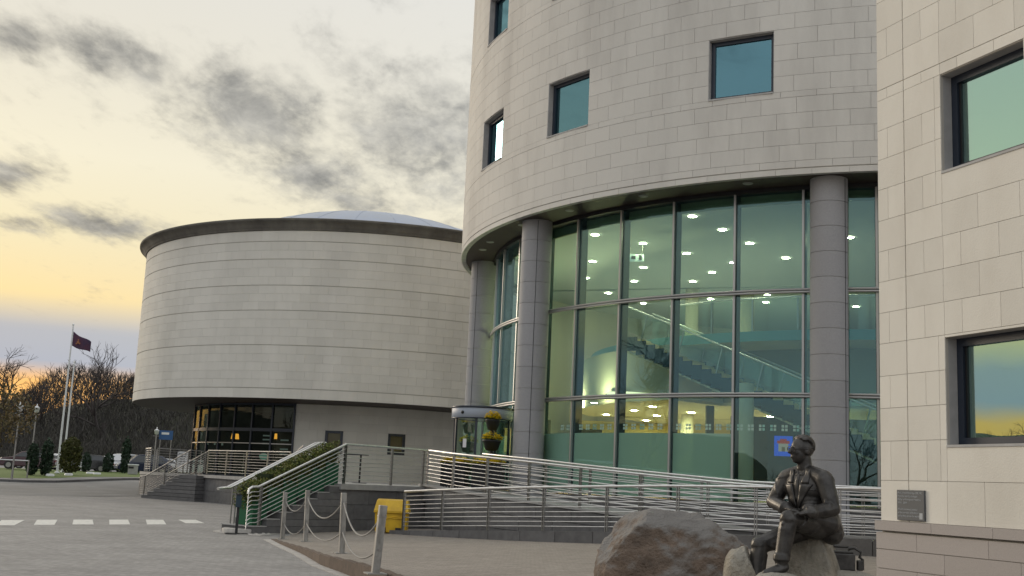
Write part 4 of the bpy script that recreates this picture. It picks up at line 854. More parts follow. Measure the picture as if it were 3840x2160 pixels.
for k in range(16000):
    t = r.uniform(-.02, 3.1); n_ = r.uniform(-.33, .33); zb = .62 + .10 + t * .415; z = r.uniform(-.12, .46)
    if t < .15: z *= r.uniform(.8, 1)
    if r.random() < .55 and abs(n_) < .24 and z < .34: continue
    p = F0 + FW * (t + .0) + FN * (.5 + n_) + Vector((0, 0, zb + z + .05 * noise.noise(Vector((t * 3, n_ * 3, 0)))))
    a = Vector((r.gauss(0, 1), r.gauss(0, 1), r.gauss(0, 1))).normalized(); b = a.cross(Vector((r.gauss(0, 1), r.gauss(0, 1), r.gauss(0, 1)))).normalized(); s = .026 * r.uniform(.6, 1.4)
    hg.add([p - a * s, p + b * s * .6, p + a * s, p - b * s * .6], [(0, 1, 2, 3)])
hg.build('hedge', K['hedge'], hp)
# black stand at the foot of the steps
sx, sy = -6.50, 28.85; t = thing('sanitiser_stand', 'thin black post with a dark dispenser box, standing before the hedge', 'stand', (sx, sy, 0))
g = MB(); g.box((sx, sy, .018), (.55, .36, .02), .3); g.build('foot', K['black'], t); g = MB(); g.box((sx, sy, .50), (.055, .055, .94)); g.build('post', K['black'], t); g = MB(); g.box((sx + .01, sy - .05, .80), (.13, .10, .30)); g.build('dispenser', K['navy'], t, .012); g = MB(); g.box((sx + .01, sy - .085, .96), (.09, .06, .03)); g.build('nozzle', K['blackplastic'], t)
# grit bin
bx0, by0, bz0 = -2.90, 31.05, .12; t = thing('grit_bin', 'yellow plastic grit bin standing against the terrace wall', 'bin', (bx0, by0, bz0))
g = MB(); W_ = .43
prof = [(-.30, .0), (-.34, .50), (.30, .50), (.27, .0)]
vs = [(bx0 + s * (W_ - .02 * (z == 0)), by0 + y, bz0 + z) for s in (-1, 1) for y, z in prof]; g.add(vs, [(0, 1, 2, 3), (7, 6, 5, 4), (0, 4, 5, 1), (1, 5, 6, 2), (2, 6, 7, 3), (3, 7, 4, 0)]); body = g.build('body', K['yellow'], t, .02)
g = MB(); prof = [(-.385, .50), (-.385, .56), (-.20, .83), (.12, .86), (.32, .80), (.34, .50)]; n_ = 6
vs = [(bx0 + s * (W_ + .03 - .05 * (z > .6)), by0 + y, bz0 + z) for s in (-1, 1) for y, z in prof]; g.add(vs, [tuple(range(n_)), tuple(range(2 * n_ - 1, n_ - 1, -1))] + [(i, n_ + i, n_ + (i + 1) % n_, (i + 1) % n_) for i in range(n_)]); g.build('lid', K['yellow'], t, .015)
for s in (-1, 1):
    g = MB(); g.box((bx0 + s * .2, by0 - .312, bz0 + .07), (.15, .02, .12)); g.build('fork_slot', K['black'], body)
    g = MB(); g.tube([(bx0 + s * .02 - .3, by0 - .335, bz0 + .30), (bx0 + s * .1, by0 - .34, bz0 + .40 + s * .02), (bx0 + .32, by0 - .345, bz0 + .36)], .012, 5); g.build('moulded_rib', K['yellow'], body)
# bollards and the ropes hung between them
BO = [((-5.09, 27.41), 1.08, .046, (-.01, 0), 'furthest of the four weathered bollards, nearest the hedge planter'), ((-4.33, 26.1), 1.13, .048, (-.03, .0), 'second bollard from the hedge planter, taller than the first'), ((-2.81, 20.88), 1.06, .048, (-.03, 0), 'third bollard, second nearest, with a flat foot on the brick pavement'), ((-1.63, 15.53), .89, .050, (.05, 0), 'nearest weathered bollard, leaning right, at the bottom of the picture')]
bt = []
for (x, y), h, wd, lean, lb in BO:
    z0 = pz(x, y); t = thing('bollard', lb, 'bollard', (x, y, z0), 'weathered posts along the pavement edge'); ax = Vector((lean[0], lean[1], h)).normalized()
    g = MB(); b0 = Vector((x, y, z0)); a_ = Vector((math.cos(.35), math.sin(.35), 0)); b_ = ax.cross(a_).normalized(); a_ = b_.cross(ax)
    g.obox(b0 + ax * (h / 2), (a_, b_, ax), (wd, wd, h / 2)); g.build('post', K['bollard'], t, .008)
    g = MB(); g.box((x, y, z0 + .008), (.26, .26, .016), .35); g.build('base_plate', K['bollard'], t); g = MB(); g.obox(b0 + ax * (h * .84), (a_, b_, ax), (wd + .004, wd + .004, .006)); g.build('collar', K['steelp'], t)
    for e in (.36, .86):
        g = MB(); q = b0 + ax * (h * e); g.tube([q + b_ * -.075, q + b_ * .075], .018, 8); g.build('eye', K['steelp'], t)
    bt.append((b0, ax, h))
for i in range(3):
    for e, sag, nm in ((.86, .30, 'upper'), (.36, .27, 'lower')):
        a = bt[i][0] + bt[i][1] * (bt[i][2] * e); b = bt[i + 1][0] + bt[i + 1][1] * (bt[i + 1][2] * e); sg = min(sag * (1 + .25 * i), .42) if e > .5 else min(.26, sag)
        pts = [a + (b - a) * k / 24 - Vector((0, 0, sg * (1 - (2 * k / 24 - 1) ** 2))) for k in range(25)]
        g = MB(); g.tube(pts, .0135, 7); lb = '%s rope hanging between the %s bollards' % (nm, ('two furthest', 'two middle', 'two nearest')[i]); tag(g.build('barrier_rope', mat('pale_grey_rope', (.34, .33, .31), .8, col2=(.2, .19, .18), nscale=40) if 'pale_grey_rope' not in bpy.data.materials else bpy.data.materials['pale_grey_rope']), lb, 'rope', 'ropes between the bollards')
# revolving door drum
dx, dy, dr = -.76, 37.0, .93; t = thing('revolving_door', 'round glazed revolving door with a silver canopy, behind the flower tower', 'door', (dx, dy, PZ))
g = MB(); g.lathe([(0, 3.52), (dr + .03, 3.52), (dr + .06, 3.54), (dr + .06, 3.82), (dr + .03, 3.85), (0, 3.85)], (dx, dy, 0), 40); cn = g.build('canopy', K['silver'], t)
g = MB(); g.lathe([(dr + .05, 3.83), (dr + .085, 3.84), (dr + .085, 3.89), (0, 3.90)], (dx, dy, 0), 40); g.build('canopy_top', K['frame'], t); g = MB(); g.lathe([(dr - .1, 3.50), (dr + .07, 3.50), (dr + .07, 3.53), (dr - .1, 3.53)], (dx, dy, 0), 40); g.build('canopy_edge', K['frame'], t)
g = MB(); g.lathe([(0, 0), (dr + .05, 0), (dr + .05, .05), (0, .05)], (dx, dy, PZ), 32); g.build('threshold', K['steelp'], t)
for a in (-150, -100, -62, -22, 20, 90, 160):
    p = polar((dx, dy), dr, a, 0); g = MB(); g.box((p[0], p[1], (PZ + 3.52) / 2), (.06, .07, 3.52 - PZ), R_(a)); g.build('stile', K['frame'], t)
for a0, a1 in ((-150, -100), (-62, -22), (-100, -62), (20, 90), (90, 160)):
    g = MB(); g.arc((dx, dy), dr - .006, dr + .006, a0 + 2, a1 - 2, PZ + .06, 3.50, 6); g.build('curved_pane', K['clear'], t)
for a in (35, 125):
    er = Vector((math.cos(R_(a)), math.sin(R_(a)), 0)); g = MB(); g.obox((dx, dy, 2.42), (er, (-er.y, er.x, 0), WZ), (dr - .08, .006, 1.05)); lf = g.build('leaf', K['clear'], t); g = MB(); g.obox((dx, dy, 1.5), (er, (-er.y, er.x, 0), WZ), (dr - .08, .02, .06)); g.build('leaf_rail', K['frame'], lf)
p = polar((dx, dy), dr + .07, -128, 3.68); g = MB(); g.ball(p, .055); g.build('camera_dome', K['black'], cn)
p = polar((dx, dy), dr + .02, -122, 2.72); g = MB(); g.box((p[0], p[1], 2.72), (.01, .13, .27), R_(-122)); g.build('notice', K['whitem'], t)
# flower towers and troughs
def flowers(c, r_, n, seed, h=.10):
    r = random.Random(seed); g = MB()
    for k in range(n):
        a = r.uniform(0, 6.283); q = r_ * math.sqrt(r.random()); p = Vector((c[0] + q * math.cos(a), c[1] + q * math.sin(a), c[2] + h * r.uniform(.2, 1) * (1.15 - (q / r_) ** 2 * .7)))
        for j in range(5):
            t_ = j * 1.2566 + r.random(); e = Vector((math.cos(t_), math.sin(t_), r.uniform(-.2, .8))).normalized() * .042; f = e.cross(WZ).normalized() * .028; g.add([p, p + e * .5 + f, p + e, p + e * .5 - f], [(0, 1, 2, 3)])
    return g
def tower(x, y, lb, s=1.0):
    t = thing('flower_tower', lb, 'planter', (x, y, PZ), 'tiered pots of yellow flowers at the door')
    g = MB(); g.tube([(x, y, PZ), (x, y, 3.2)], .05, 8); g.build('stem', K['blackplastic'], t)
    for i, (z, r0) in enumerate(((1.75, .36), (2.50, .29), (3.12, .235))):
        g = MB(); g.lathe([(.05, z - .02), (r0 * .62, z), (r0 * .95, z + .26), (r0, z + .27), (r0, z + .31), (r0 * .9, z + .31), (.05, z + .28)], (x, y, 0), 24); pot = g.build('pot', K['blackplastic'], t)
        lv = leaves((x, y, z + .34), (r0 * .95, r0 * .95, .09), 260, .035, 11 + i, lambda p, r: p.x * p.x + p.y * p.y < 1); lv.build('foliage', K['hedge'], pot)
        tag(flowers((x, y, z + .31), r0 * 1.12, 210, 5 + i, .24).build('flowers', K['petal'], pot), kind='stuff')
    g = MB(); g.lathe([(.0, 0), (.30, 0), (.26, .1), (.06, .14)], (x, y, PZ), 20); g.build('foot', K['blackplastic'], t)
tower(-.40, 35.25, 'tiered black pots of yellow flowers in front of the revolving door')
tower(-1.22, 38.5, 'tiered black pots of yellow flowers seen through the revolving door')
for k, (x, y, L0, lb) in enumerate(((-1.46, 34.95, .80, 'left black slatted trough of yellow flowers behind the ramp railing'), (-.45, 34.35, .95, 'right black slatted trough of yellow flowers behind the ramp railing'))):
    t = thing('flower_trough', lb, 'planter', (x, y, PZ), 'black troughs of yellow flowers'); rz = -.30
    g = MB(); g.box((x, y, PZ + .36), (L0 - .04, .40, .64), rz); tb = g.build('liner', K['dark'], t)
    n_ = 9
    for i in range(n_):
        g = MB(); q = (i - (n_ - 1) / 2) * (L0 / n_); g.box((x + q * math.cos(rz) + .21 * math.sin(rz), y + q * math.sin(rz) - .21 * math.cos(rz), PZ + .36), (.055, .02, .70), rz); g.build('slat', K['blackplastic'], t)
    g = MB(); g.box((x, y, PZ + .72), (L0, .46, .04), rz); g.build('rim', K['blackplastic'], t)
    r = random.Random(40 + k); g = MB(); lv = MB()
    for j in range(5):
        q = (j - 2) * L0 / 5.2; c = (x + q * math.cos(rz), y + q * math.sin(rz), PZ + .72); f = flowers(c, .18, 85, 60 + j + 10 * k, .20); g.add(f.v, f.f); l2 = leaves((c[0], c[1], c[2] + .04), (.16, .16, .06), 90, .03, 70 + j); lv.add(l2.v, l2.f)
    tag(g.build('flowers', K['petal'], t), kind='stuff'); tag(lv.build('foliage', K['hedge'], t), kind='stuff')
# tall table on the terrace
x, y = -5.72, 45.0; t = thing('tall_table', 'thin dark tall table on one leg, on the terrace before the plain wall', 'table', (x, y, PZ)); 
g = MB(); g.box((x - .1, y, PZ + 1.06), (1.05, .6, .035)); g.build('table_top', K['black'], t); g = MB(); g.tube([(x + .16, y, PZ), (x + .16, y, PZ + 1.05)], .035, 8); g.build('leg', K['black'], t); g = MB(); g.lathe([(0, 0), (.3, 0), (.28, .02), (0, .025)], (x + .16, y, PZ - .028), 16); g.build('foot', K['black'], t)

# ------------------------------------------------------------------ boulders and the seated bronze figure
def rock(name, c, half, seed, m_, rough=.10, facet=0, tilt=0, sub=5, power=2.4, cuts=()):
    b = bmesh.new(); bmesh.ops.create_icosphere(b, subdivisions=sub, radius=1); g = MB(); vs = []
    for v in b.verts:
        d = v.co.normalized(); k = (abs(d.x) ** power + abs(d.y) ** power + abs(d.z) ** power) ** (-1 / power); p = d * k
        for n_, o_ in cuts:
            n_ = Vector(n_).normalized(); e = p.dot(n_) - o_
            if e > 0: p = p - n_ * e * .92
        q = p + Vector((seed, seed * 2, 0)); f = noise.fractal(q * 1.3, .9, 2.1, 4) * rough * .8 - abs(noise.noise(q * 2.7)) * rough * .6 + noise.fractal(q * 6, .6, 2.2, 5) * rough * .22
        if facet: f += (noise.cell(q * 2.2) - .5) * facet
        p = p * (1 + f); x, z = p.x * math.cos(tilt) - p.z * math.sin(tilt), p.x * math.sin(tilt) + p.z * math.cos(tilt)
        vs.append((c[0] + x * half[0], c[1] + p.y * half[1], c[2] + z * half[2]))
    g.add(vs, [tuple(v.index for v in f.verts) for f in b.faces], True); b.free(); return g
tag(rock('boulder', (1.86, 12.75, .52), (.82, .72, .80), 3.3, None, .115, power=2.7, sub=6, cuts=(((-.75, -.1, .66), .93), ((.62, 0, .78), .98), ((-.4, -.8, .15), .9))).build('boulder', K['boulder']), 'large rounded brown boulder left of the seated statue', 'boulder')
tag(rock('rock', (2.70, 10.28, .62), (.36, .36, .585), 8.1, None, .07, power=3.2, cuts=(((.75, -.35, .45), .80), ((-.5, -.7, .4), .78), ((-.8, .2, .2), .8))).build('rock', K['rock']), 'tan angular rock the bronze man sits on', 'rock', 'rocks under the statue')
tag(rock('rock', (2.10, 10.12, .66), (.17, .22, .40), 5.2, None, .07, power=3.0, cuts=(((.6, -.2, .75), .8),)).build('rock', K['rock']), 'smaller tan rock left of the bronze man\'s feet', 'rock', 'rocks under the statue')
tag(rock('rock', (2.28, 9.62, .62), (.25, .24, .27), 1.7, None, .06, power=2.8).build('rock', K['rock']), 'low tan rock under the bronze man\'s shoe', 'rock', 'rocks under the statue')
tag(rock('rock', (2.98, 10.36, .60), (.42, .30, .29), 9.4, None, .05, power=3.4).build('rock', K['rock']), 'flat tan rock ledge carrying the bronze case', 'rock', 'rocks under the statue')

stt = thing('statue', 'dark bronze statue of a man in suit and glasses, seated cross legged on a rock', 'statue', (2.6, 10.05, 1.18))
HF = Vector((-.95, -.31, 0)).normalized(); HL = Vector((-HF.y, HF.x, 0)); 
if HL.y > 0: HL = -HL               # his left side is towards the camera
TF = Vector((-.80, -.60, 0)).normalized(); TL = Vector((.60, -.80, 0))
class SK(MB):
    def ell(s, c, ax, r, n=3):
        b = bmesh.new(); bmesh.ops.create_icosphere(b, subdivisions=n, radius=1); c = Vector(c)
        vs = [c + ax[0] * (v.co.x * r[0]) + ax[1] * (v.co.y * r[1]) + ax[2] * (v.co.z * r[2]) for v in b.verts]; fs = [tuple(v.index for v in f.verts) for f in b.faces]; b.free(); return s.add(vs, fs, True)
    def limb(s, pts, rs):
        # rings densified so that limbs taper smoothly, closed by round ends
        P = [Vector(p) for p in pts]; q = []; w_ = []
        for i in range(len(P) - 1):
            for k in range(4): t = k / 4; q.append(P[i].lerp(P[i + 1], t)); w_.append(rs[i] + (rs[i + 1] - rs[i]) * t)
        q.append(P[-1]); w_.append(rs[-1]); s.tube(q, w_, 12); s.ball(tuple(P[0]), rs[0] * .99, 2); s.ball(tuple(P[-1]), rs[-1] * .99, 2); 
        for i in range(1, len(P) - 1): s.ball(tuple(P[i]), rs[i] * 1.0, 2)
        return s
Z = Vector((0, 0, 1)); hc = Vector((2.562, 9.99, 1.905))
b = SK()
AXH = (HF, HL, Z)
b.ell(hc + Z * .022 - HF * .012, AXH, (.103, .080, .094)); b.ell(hc - Z * .035 + HF * .028, AXH, (.070, .063, .085)); b.ell(hc - Z * .088 + HF * .055, AXH, (.030, .030, .026)); b.ell(hc + Z * .012 + HF * .070, AXH, (.025, .052, .012))
b.limb([hc + HF * .092 + Z * .018, hc + HF * .118 - Z * .022], [.011, .0165]); b.ell(hc + HF * .088 - Z * .058, AXH, (.013, .028, .008)); b.ell(hc + HF * .085 - Z * .070, AXH, (.012, .024, .008))
for s in (-1, 1):
    b.ell(hc + HL * (.078 * s) - HF * .012 - Z * .008, (HF, HL, Z), (.020, .010, .034)); b.ell(hc + HF * .066 + HL * (.036 * s) - Z * .022, AXH, (.026, .022, .024))
nk = Vector((2.600, 10.01, 1.755)); b.limb([hc - Z * .05 - HF * .025, nk], [.058, .066])
lsh, rsh = Vector((2.715, 9.83, 1.665)), Vector((2.485, 10.17, 1.665))
AXT = (TF, TL, Z); ch_ = Vector((2.615, 10.02, 1.585)); ab = Vector((2.635, 10.03, 1.40)); pv = Vector((2.69, 10.06, 1.265))
tb = SK()
tb.ell(ch_, AXT, (.135, .205, .165)); tb.ell(ab, AXT, (.140, .176, .18)); tb.ell((ch_ + ab) / 2, AXT, (.138, .182, .15)); tb.ell(pv, AXT, (.155, .19, .115)); tb.limb([nk - Z * .03 + TL * .05, lsh + Z * .0], [.060, .078]); tb.limb([nk - Z * .03 - TL * .05, rsh], [.060, .078])
b.add(tb.v, tb.f, True)
lel, lwr = Vector((2.765, 9.755, 1.420)), Vector((2.555, 9.655, 1.382)); rel, rwr = Vector((2.372, 10.20, 1.455)), Vector((2.418, 9.93, 1.405))
fr_s = random.Random(12)
def folds(p, q, r0, r1, n_, big=.015):
    # creases of cloth lying round a limb
    p = Vector(p); q = Vector(q); d = (q - p).normalized(); u = d.orthogonal().normalized(); v = d.cross(u)
    for k in range(n_):
        t = (k + .5 + fr_s.uniform(-.3, .3)) / n_; a0 = fr_s.uniform(0, 6.28); sp_ = fr_s.uniform(1.6, 2.9); r_ = (r0 + (r1 - r0) * t) * .985; tl_ = fr_s.choice((-1, 1)) * fr_s.uniform(.03, .085); pts = []
        for j in range(9):
            a = a0 + sp_ * (j / 8 - .5); pts.append(p.lerp(q, t) + (u * math.cos(a) + v * math.sin(a)) * r_ + d * (tl_ * (j / 4 - 1)))
        b.tube(pts, [big * .66 * (.25 + .75 * math.sin(math.pi * (j + .5) / 9)) for j in range(9)], 7)
b.limb([lsh, lel, lwr], [.080, .066, .052]); b.limb([rsh, rel, rwr], [.078, .064, .050]); folds(lsh, lel, .080, .066, 4, .013); folds(lel, lwr, .066, .052, 4, .012); folds(rsh, rel, .078, .064, 3, .013); folds(rel, rwr, .064, .050, 4, .012)
b.tube([lwr + (lel - lwr) * .12, lwr - (lel - lwr) * .02], .058, 14); b.tube([rwr + (rel - rwr) * .12, rwr - (rel - rwr) * .02], .062, 14)
lhp, lkn, lan = Vector((2.70, 9.96, 1.27)), Vector((2.385, 9.70, 1.322)), Vector((2.325, 9.70, .985)); rhp, rkn, ran = Vector((2.66, 10.14, 1.25)), Vector((2.215, 10.02, 1.085)), Vector((2.19, 10.0, .80))
b.limb([lhp, lkn, lan], [.104, .079, .060]); b.limb([rhp, rkn, ran], [.102, .079, .062]); folds(lhp, lkn, .104, .079, 4, .015); folds(lkn, lan, .079, .060, 4, .012); folds(rhp, rkn, .102, .079, 4, .015); folds(rkn, ran, .079, .062, 3, .012); b.tube([lan + Z * .05, lan + Z * .0], [.066, .071], 14)
b.limb([lan + Z * .03, lan - Z * .05], [.066, .046])                                             # trouser hem and ankle
b.limb([lan - Z * .055 + Vector((.025, 0, 0)), lan + Vector((-.055, -.03, -.085)), lan + Vector((-.145, -.065, -.105))], [.042, .043, .030])
b.limb([ran - Z * .06 + Vector((.02, 0, 0)), ran + Vector((-.07, -.02, -.10)), ran + Vector((-.15, -.04, -.12))], [.045, .042, .03])
folds(ab - Z * .1, ch_, .13, .13, 5, .014)
# jacket skirts: a flared tail behind, fronts over the lap
b.limb([pv + TL * .10 - TF * .02 + Z * .06, pv - TF * .09 + TL * .12 - Z * .05, Vector((2.825, 9.99, 1.185))], [.13, .105, .030]); b.limb([pv - TF * .10 + TL * .02, Vector((2.82, 10.10, 1.17))], [.11, .03]); b.limb([pv + TL * .15 + Z * .03, lhp.lerp(lkn, .45) + Z * .05 + TL * .05], [.10, .035])
b.limb([ab + TF * .06 + TL * .08, lhp + TF * .10 + Z * .02], [.10, .10])
# folds across sleeve and trousers
for c0, d0, r0 in ((lsh.lerp(lel, .75), TF, .07), (lsh.lerp(lel, .88), TF, .068), (lel.lerp(lwr, .25), Z, .06), (lel.lerp(lwr, .45), Z, .056), (lkn.lerp(lan, .12), TF, .078), (lkn.lerp(lan, .25), TF, .074), (lhp.lerp(lkn, .55), Z, .09)):
    ax = (lel - lsh).normalized() if c0.z > 1.44 else Vector((-.7, -.4, .1)).normalized(); b.limb([c0 + d0.cross(ax).normalized() * r0 * .75 + d0 * .02, c0 + d0 * r0 * .88, c0 - d0.cross(ax).normalized() * r0 * .7 + d0 * .03], [.010, .014, .010])
# hands, one laid over the other on the knee: palm, four fingers, thumb
def hand(wr, d, palmn, side):
    d = d.normalized(); sdv = palmn.cross(d).normalized() * side; pc = wr + d * .045; b.limb([wr, wr + d * .03], [.034, .034]); b.ell(pc, (d, sdv, palmn), (.048, .042, .020), 2)
    for k in range(4):
        o = (k - 1.5) * .0205; ln = (.062, .074, .070, .055)[k]; p0 = pc + d * .036 + sdv * o; p1 = p0 + d * ln * .55 + palmn * -.004; p2 = p1 + d * ln * .35 - palmn * .022; p3 = p2 + d * ln * .12 - palmn * .022; b.limb([p0, p1, p2, p3], [.0105, .0100, .0092, .0080])
    t0 = wr + d * .025 + sdv * -.034; b.limb([t0, t0 + d * .028 - sdv * .016 - palmn * .006, t0 + d * .058 - sdv * .010 - palmn * .014], [.013, .0115, .0095])
hand(lwr, Vector((-.90, .25, -.06)), Z, -1); hand(rwr, Vector((.32, -.85, -.02)), (Z + Vector((-.1, 0, 0))).normalized(), -1)
body = b.build('figure', K['bronze'], stt)
rm = body.modifiers.new('remesh', 'REMESH'); rm.mode = 'VOXEL'; rm.voxel_size = .0075; rm.use_smooth_shade = True
sm_ = body.modifiers.new('smooth', 'SMOOTH'); sm_.factor = .5; sm_.iterations = 2
# hair: combed back cap with ridges
h = SK()
for i in range(15):
    u = -1 + 2 * i / 14; pts = []
    for k in range(9):
        t = k / 8; th = R_(56 + 134 * t); pts.append(hc + Z * .022 - HF * .012 + HF * (.109 * math.cos(th) * math.sqrt(1 - .78 * u * u)) + HL * (.086 * u) + Z * (.101 * math.sin(th) * math.sqrt(1 - .55 * u * u)) + Z * (.004 * math.sin(i * 2.3 + k)))
    h.tube(pts, [.004 + .010 * math.sin(math.pi * min(1, .15 + k / 9)) for k in range(9)], 7)
h.ell(hc + Z * .024 - HF * .018, AXH, (.104, .084, .095)); hr = h.build('hair', K['bronze'], stt); rm = hr.modifiers.new('remesh', 'REMESH'); rm.mode = 'VOXEL'; rm.voxel_size = .006; rm.use_smooth_shade = True
# glasses
gl = MB(); ec = hc + HF * .100 + Z * .006
for s in (-1, 1):
    c = ec + HL * (.036 * s) - HF * .004; gl.tube([c + HL * (.030 * math.cos(q)) + Z * (.023 * math.sin(q)) for q in [2 * math.pi * k / 16 for k in range(17)]], .0034, 6)
    gl.tube([c + HL * (.030 * s), ec + HL * (.078 * s) - HF * .04 + Z * .006, ec + HL * (.086 * s) - HF * .118 + Z * .002], .0042, 6)
gl.tube([ec - HL * .008 + Z * .006, ec + Z * .010, ec + HL * .008 + Z * .006], .0042, 6); gl.build('glasses', K['bronze'], stt)
# collar, tie, lapels, pocket: strips laid on the chest
from mathutils.bvhtree import BVHTree
bv = BVHTree.FromPolygons([Vector(p) for p in tb.v], tb.f)
def chest(l, z, out):
    o_ = Vector((ch_.x, ch_.y, z)) + TL * l + TF * .6; hit = bv.ray_cast(o_, -TF)[0]; return (hit if hit is not None else o_ - TF * .48) + TF * out
def strip(name, rows, out, n=5):
    """rows: (z, l_left, l_right); a thin raised strip that follows the body"""
    g = MB(); vs = []; m_ = len(rows)
    for lay in (out, -.012):
        for z, l0, l1 in rows:
            for k in range(n + 1): vs.append(chest(l0 + (l1 - l0) * k / n, z, lay))
    w_ = n + 1; off = m_ * w_; fs = []
    for i in range(m_ - 1):
        for k in range(n):
            q = (i * w_ + k, i * w_ + k + 1, (i + 1) * w_ + k + 1, (i + 1) * w_ + k); fs.append(q); fs.append(tuple(x + off for x in q[::-1]))
    rim_ = [k for k in range(w_)] + [i * w_ + n for i in range(1, m_)] + [(m_ - 1) * w_ + k for k in range(n - 1, -1, -1)] + [i * w_ for i in range(m_ - 2, 0, -1)]
    for i, q in enumerate(rim_): r2 = rim_[(i + 1) % len(rim_)]; fs.append((q, r2, r2 + off, q + off))
    g.add(vs, fs, True); return g.build(name, K['bronze'], stt)
zr = lambda a_, b_, k: [a_ + (b_ - a_) * i / k for i in range(k + 1)]
vo = lambda z: .010 + .20 * max(0, z - 1.44)           # half width of the jacket opening
strip('tie', [(z, -(.012 + .045 * (1.70 - z)), .012 + .045 * (1.70 - z)) for z in zr(1.70, 1.47, 8)], .007, 4)
for s in (-1, 1):
    strip('lapel', [(z, s * vo(z), s * (vo(z) + .014 + .085 * min(1, (z - 1.42) / .19))) for z in zr(1.42, 1.615, 10)], .016, 5)
    strip('jacket_collar', [(z, s * vo(z), s * (vo(z) + .062 - .28 * (z - 1.63))) for z in zr(1.622, 1.74, 6)], .012, 4)
    strip('shirt_collar', [(z, s * (.006 + .30 * (z - 1.69)), s * (.040 + .1 * (z - 1.69))) for z in zr(1.69, 1.74, 4)], .004, 3)
strip('breast_pocket', [(1.575, .105, .160), (1.562, .105, .160)], .006, 3)
strip('jacket_edge', [(z, .006 + .03 * (1.42 - z), .014 + .03 * (1.42 - z)) for z in zr(1.42, 1.30, 5)], .006, 2)
for z in (1.40, 1.345):
    g = MB(); g.ball(chest(.022, z, .006), .010, 1); g.build('button', K['bronze'], stt)
# bronze case on the ledge
bc = thing('bronze_case', 'dark bronze portable case with handle and cable, on the rock ledge', 'case', (3.0, 10.40, .895)); cz = .885
g = MB(); g.box((3.00, 10.40, cz + .075), (.27, .13, .15), -.12); g.build('body', K['bronze'], bc, .012)
g = MB(); g.box((2.99, 10.40, cz + .160), (.26, .12, .02), -.12); g.build('lid', K['bronze'], bc, .006)
g = MB(); g.tube([(2.90, 10.41, cz + .165), (2.905, 10.41, cz + .205), (3.085, 10.39, cz + .205), (3.09, 10.39, cz + .165)], .012, 8); g.build('handle', K['bronze'], bc)
g = MB(); g.tube([(3.08, 10.38, cz + .19), (3.13, 10.37, cz + .20), (3.19, 10.36, cz + .165), (3.175, 10.36, cz + .12), (3.20, 10.36, cz + .10), (3.20, 10.36, cz + .01)], .014, 8); g.build('cable', K['bronze'], bc)
g = MB(); g.box((3.175, 10.36, cz + .05), (.05, .06, .09), 0); g.build('paddle', K['bronze'], bc, .01)

# ------------------------------------------------------------------ far left: flags, shrubs, cars, lamps, trees
def pole(x, y, h, lb):
    z0 = zt(y) + .1; t = thing('flagpole', lb, 'flagpole', (x, y, z0), 'white flagpoles on the verge'); g = MB(); g.tube([(x, y, z0), (x, y, z0 + h)], [.085, .05], 10); g.build('pole', K['whitem'], t); g = MB(); g.ball((x, y, z0 + h + .05), .08); g.build('finial', K['whitem'], t)
    g = MB(); g.lathe([(0, 0), (.18, 0), (.16, .12), (.09, .14)], (x, y, z0), 12); g.build('base', K['whitem'], t); g = MB(); g.tube([(x + .1, y - .08, z0 + 1), (x + .07, y - .08, z0 + h - .1)], .012, 4); g.build('halyard', K['whitem'], t); return z0 + h
zf = pole(-32.05, 83.7, 10.75, 'taller white flagpole flying the dark flag')
pole(-33.3, 88.0, 8.35, 'shorter bare white flagpole right of the flag')
def zpx(): pass
fl = MB(); nx, nz = 20, 10; vs = []
for i in range(nx + 1):
    for k in range(nz + 1):
        u, v = i / nx, k / nz; vs.append((-31.98 + 1.35 * u, 83.68 - .22 * math.sin(u * 6) * u, zf - .45 - 1.05 * (1 - v) * (1 - .28 * u) - .80 * u ** 1.25 - .10 * math.sin(u * 5)))
fl.add(vs, [(i * (nz + 1) + k, (i + 1) * (nz + 1) + k, (i + 1) * (nz + 1) + k + 1, i * (nz + 1) + k + 1) for i in range(nx) for k in range(nz)], True)
ft = thing('flag', 'dark purple flag with a small gold emblem blowing right from the tall pole', 'flag', (-31.98, 83.7, zf - 1.5))
fo = fl.build('cloth', mat('dark_purple_flag', (.085, .030, .060), .8, col2=(.03, .03, .075), nscale=1.2), ft); sm_ = fo.modifiers.new('solid', 'SOLIDIFY'); sm_.thickness = .01
for dx_, dz, s in ((0, 0, .16), (-.12, -.10, .08), (.13, -.08, .09), (.02, .17, .08)):
    g = MB(); g.box((-31.50 + dx_, 83.50, zf - 1.25 + dz), (s, .02, s * 1.2), 0); g.build('emblem', mat('gold_emblem', (.30, .12, .05), .6) if 'gold_emblem' not in bpy.data.materials else bpy.data.materials['gold_emblem'], ft)
def shrub(x, y, w_, h, n, m_, lb, seed, kind='cone'):
    z0 = zt(y) + .08; t = thing('shrub', lb, 'shrub', (x, y, z0), 'clipped evergreens on the verge'); g = MB(); g.tube([(x, y, z0 - .1), (x, y, z0 + h * .5)], .06, 6); g.build('trunk', K['bark'], t)
    def sh(p, r):
        q = (p.z + 1) / 2; lim = (1 - .25 * q ** 3) * min(1, .55 + q * 3) * min(1, ((1 - q) * 4) ** .5) if kind == 'cone' else math.sqrt(max(0, 1 - (abs(p.z) ** 2.6))); d = math.hypot(p.x, p.y) * (1 + .25 * noise.noise(Vector((p.x * 2 + seed, p.y * 2, p.z * 4)))); return lim * .55 < d < lim or (d < lim and r.random() < .15)
    leaves((x, y, z0 + h / 2 + .05), (w_ / 2, w_ / 2, h / 2), n, .10, seed, sh).build('crown', m_, t)
shrub(-31.15, 76.9, .78, 2.15, 1300, K['conifer'], 'left of the two dark slim conifers by the parked cars', 1); shrub(-30.5, 77.6, .80, 2.45, 1300, K['conifer'], 'right and taller of the two dark slim conifers by the parked cars', 2)
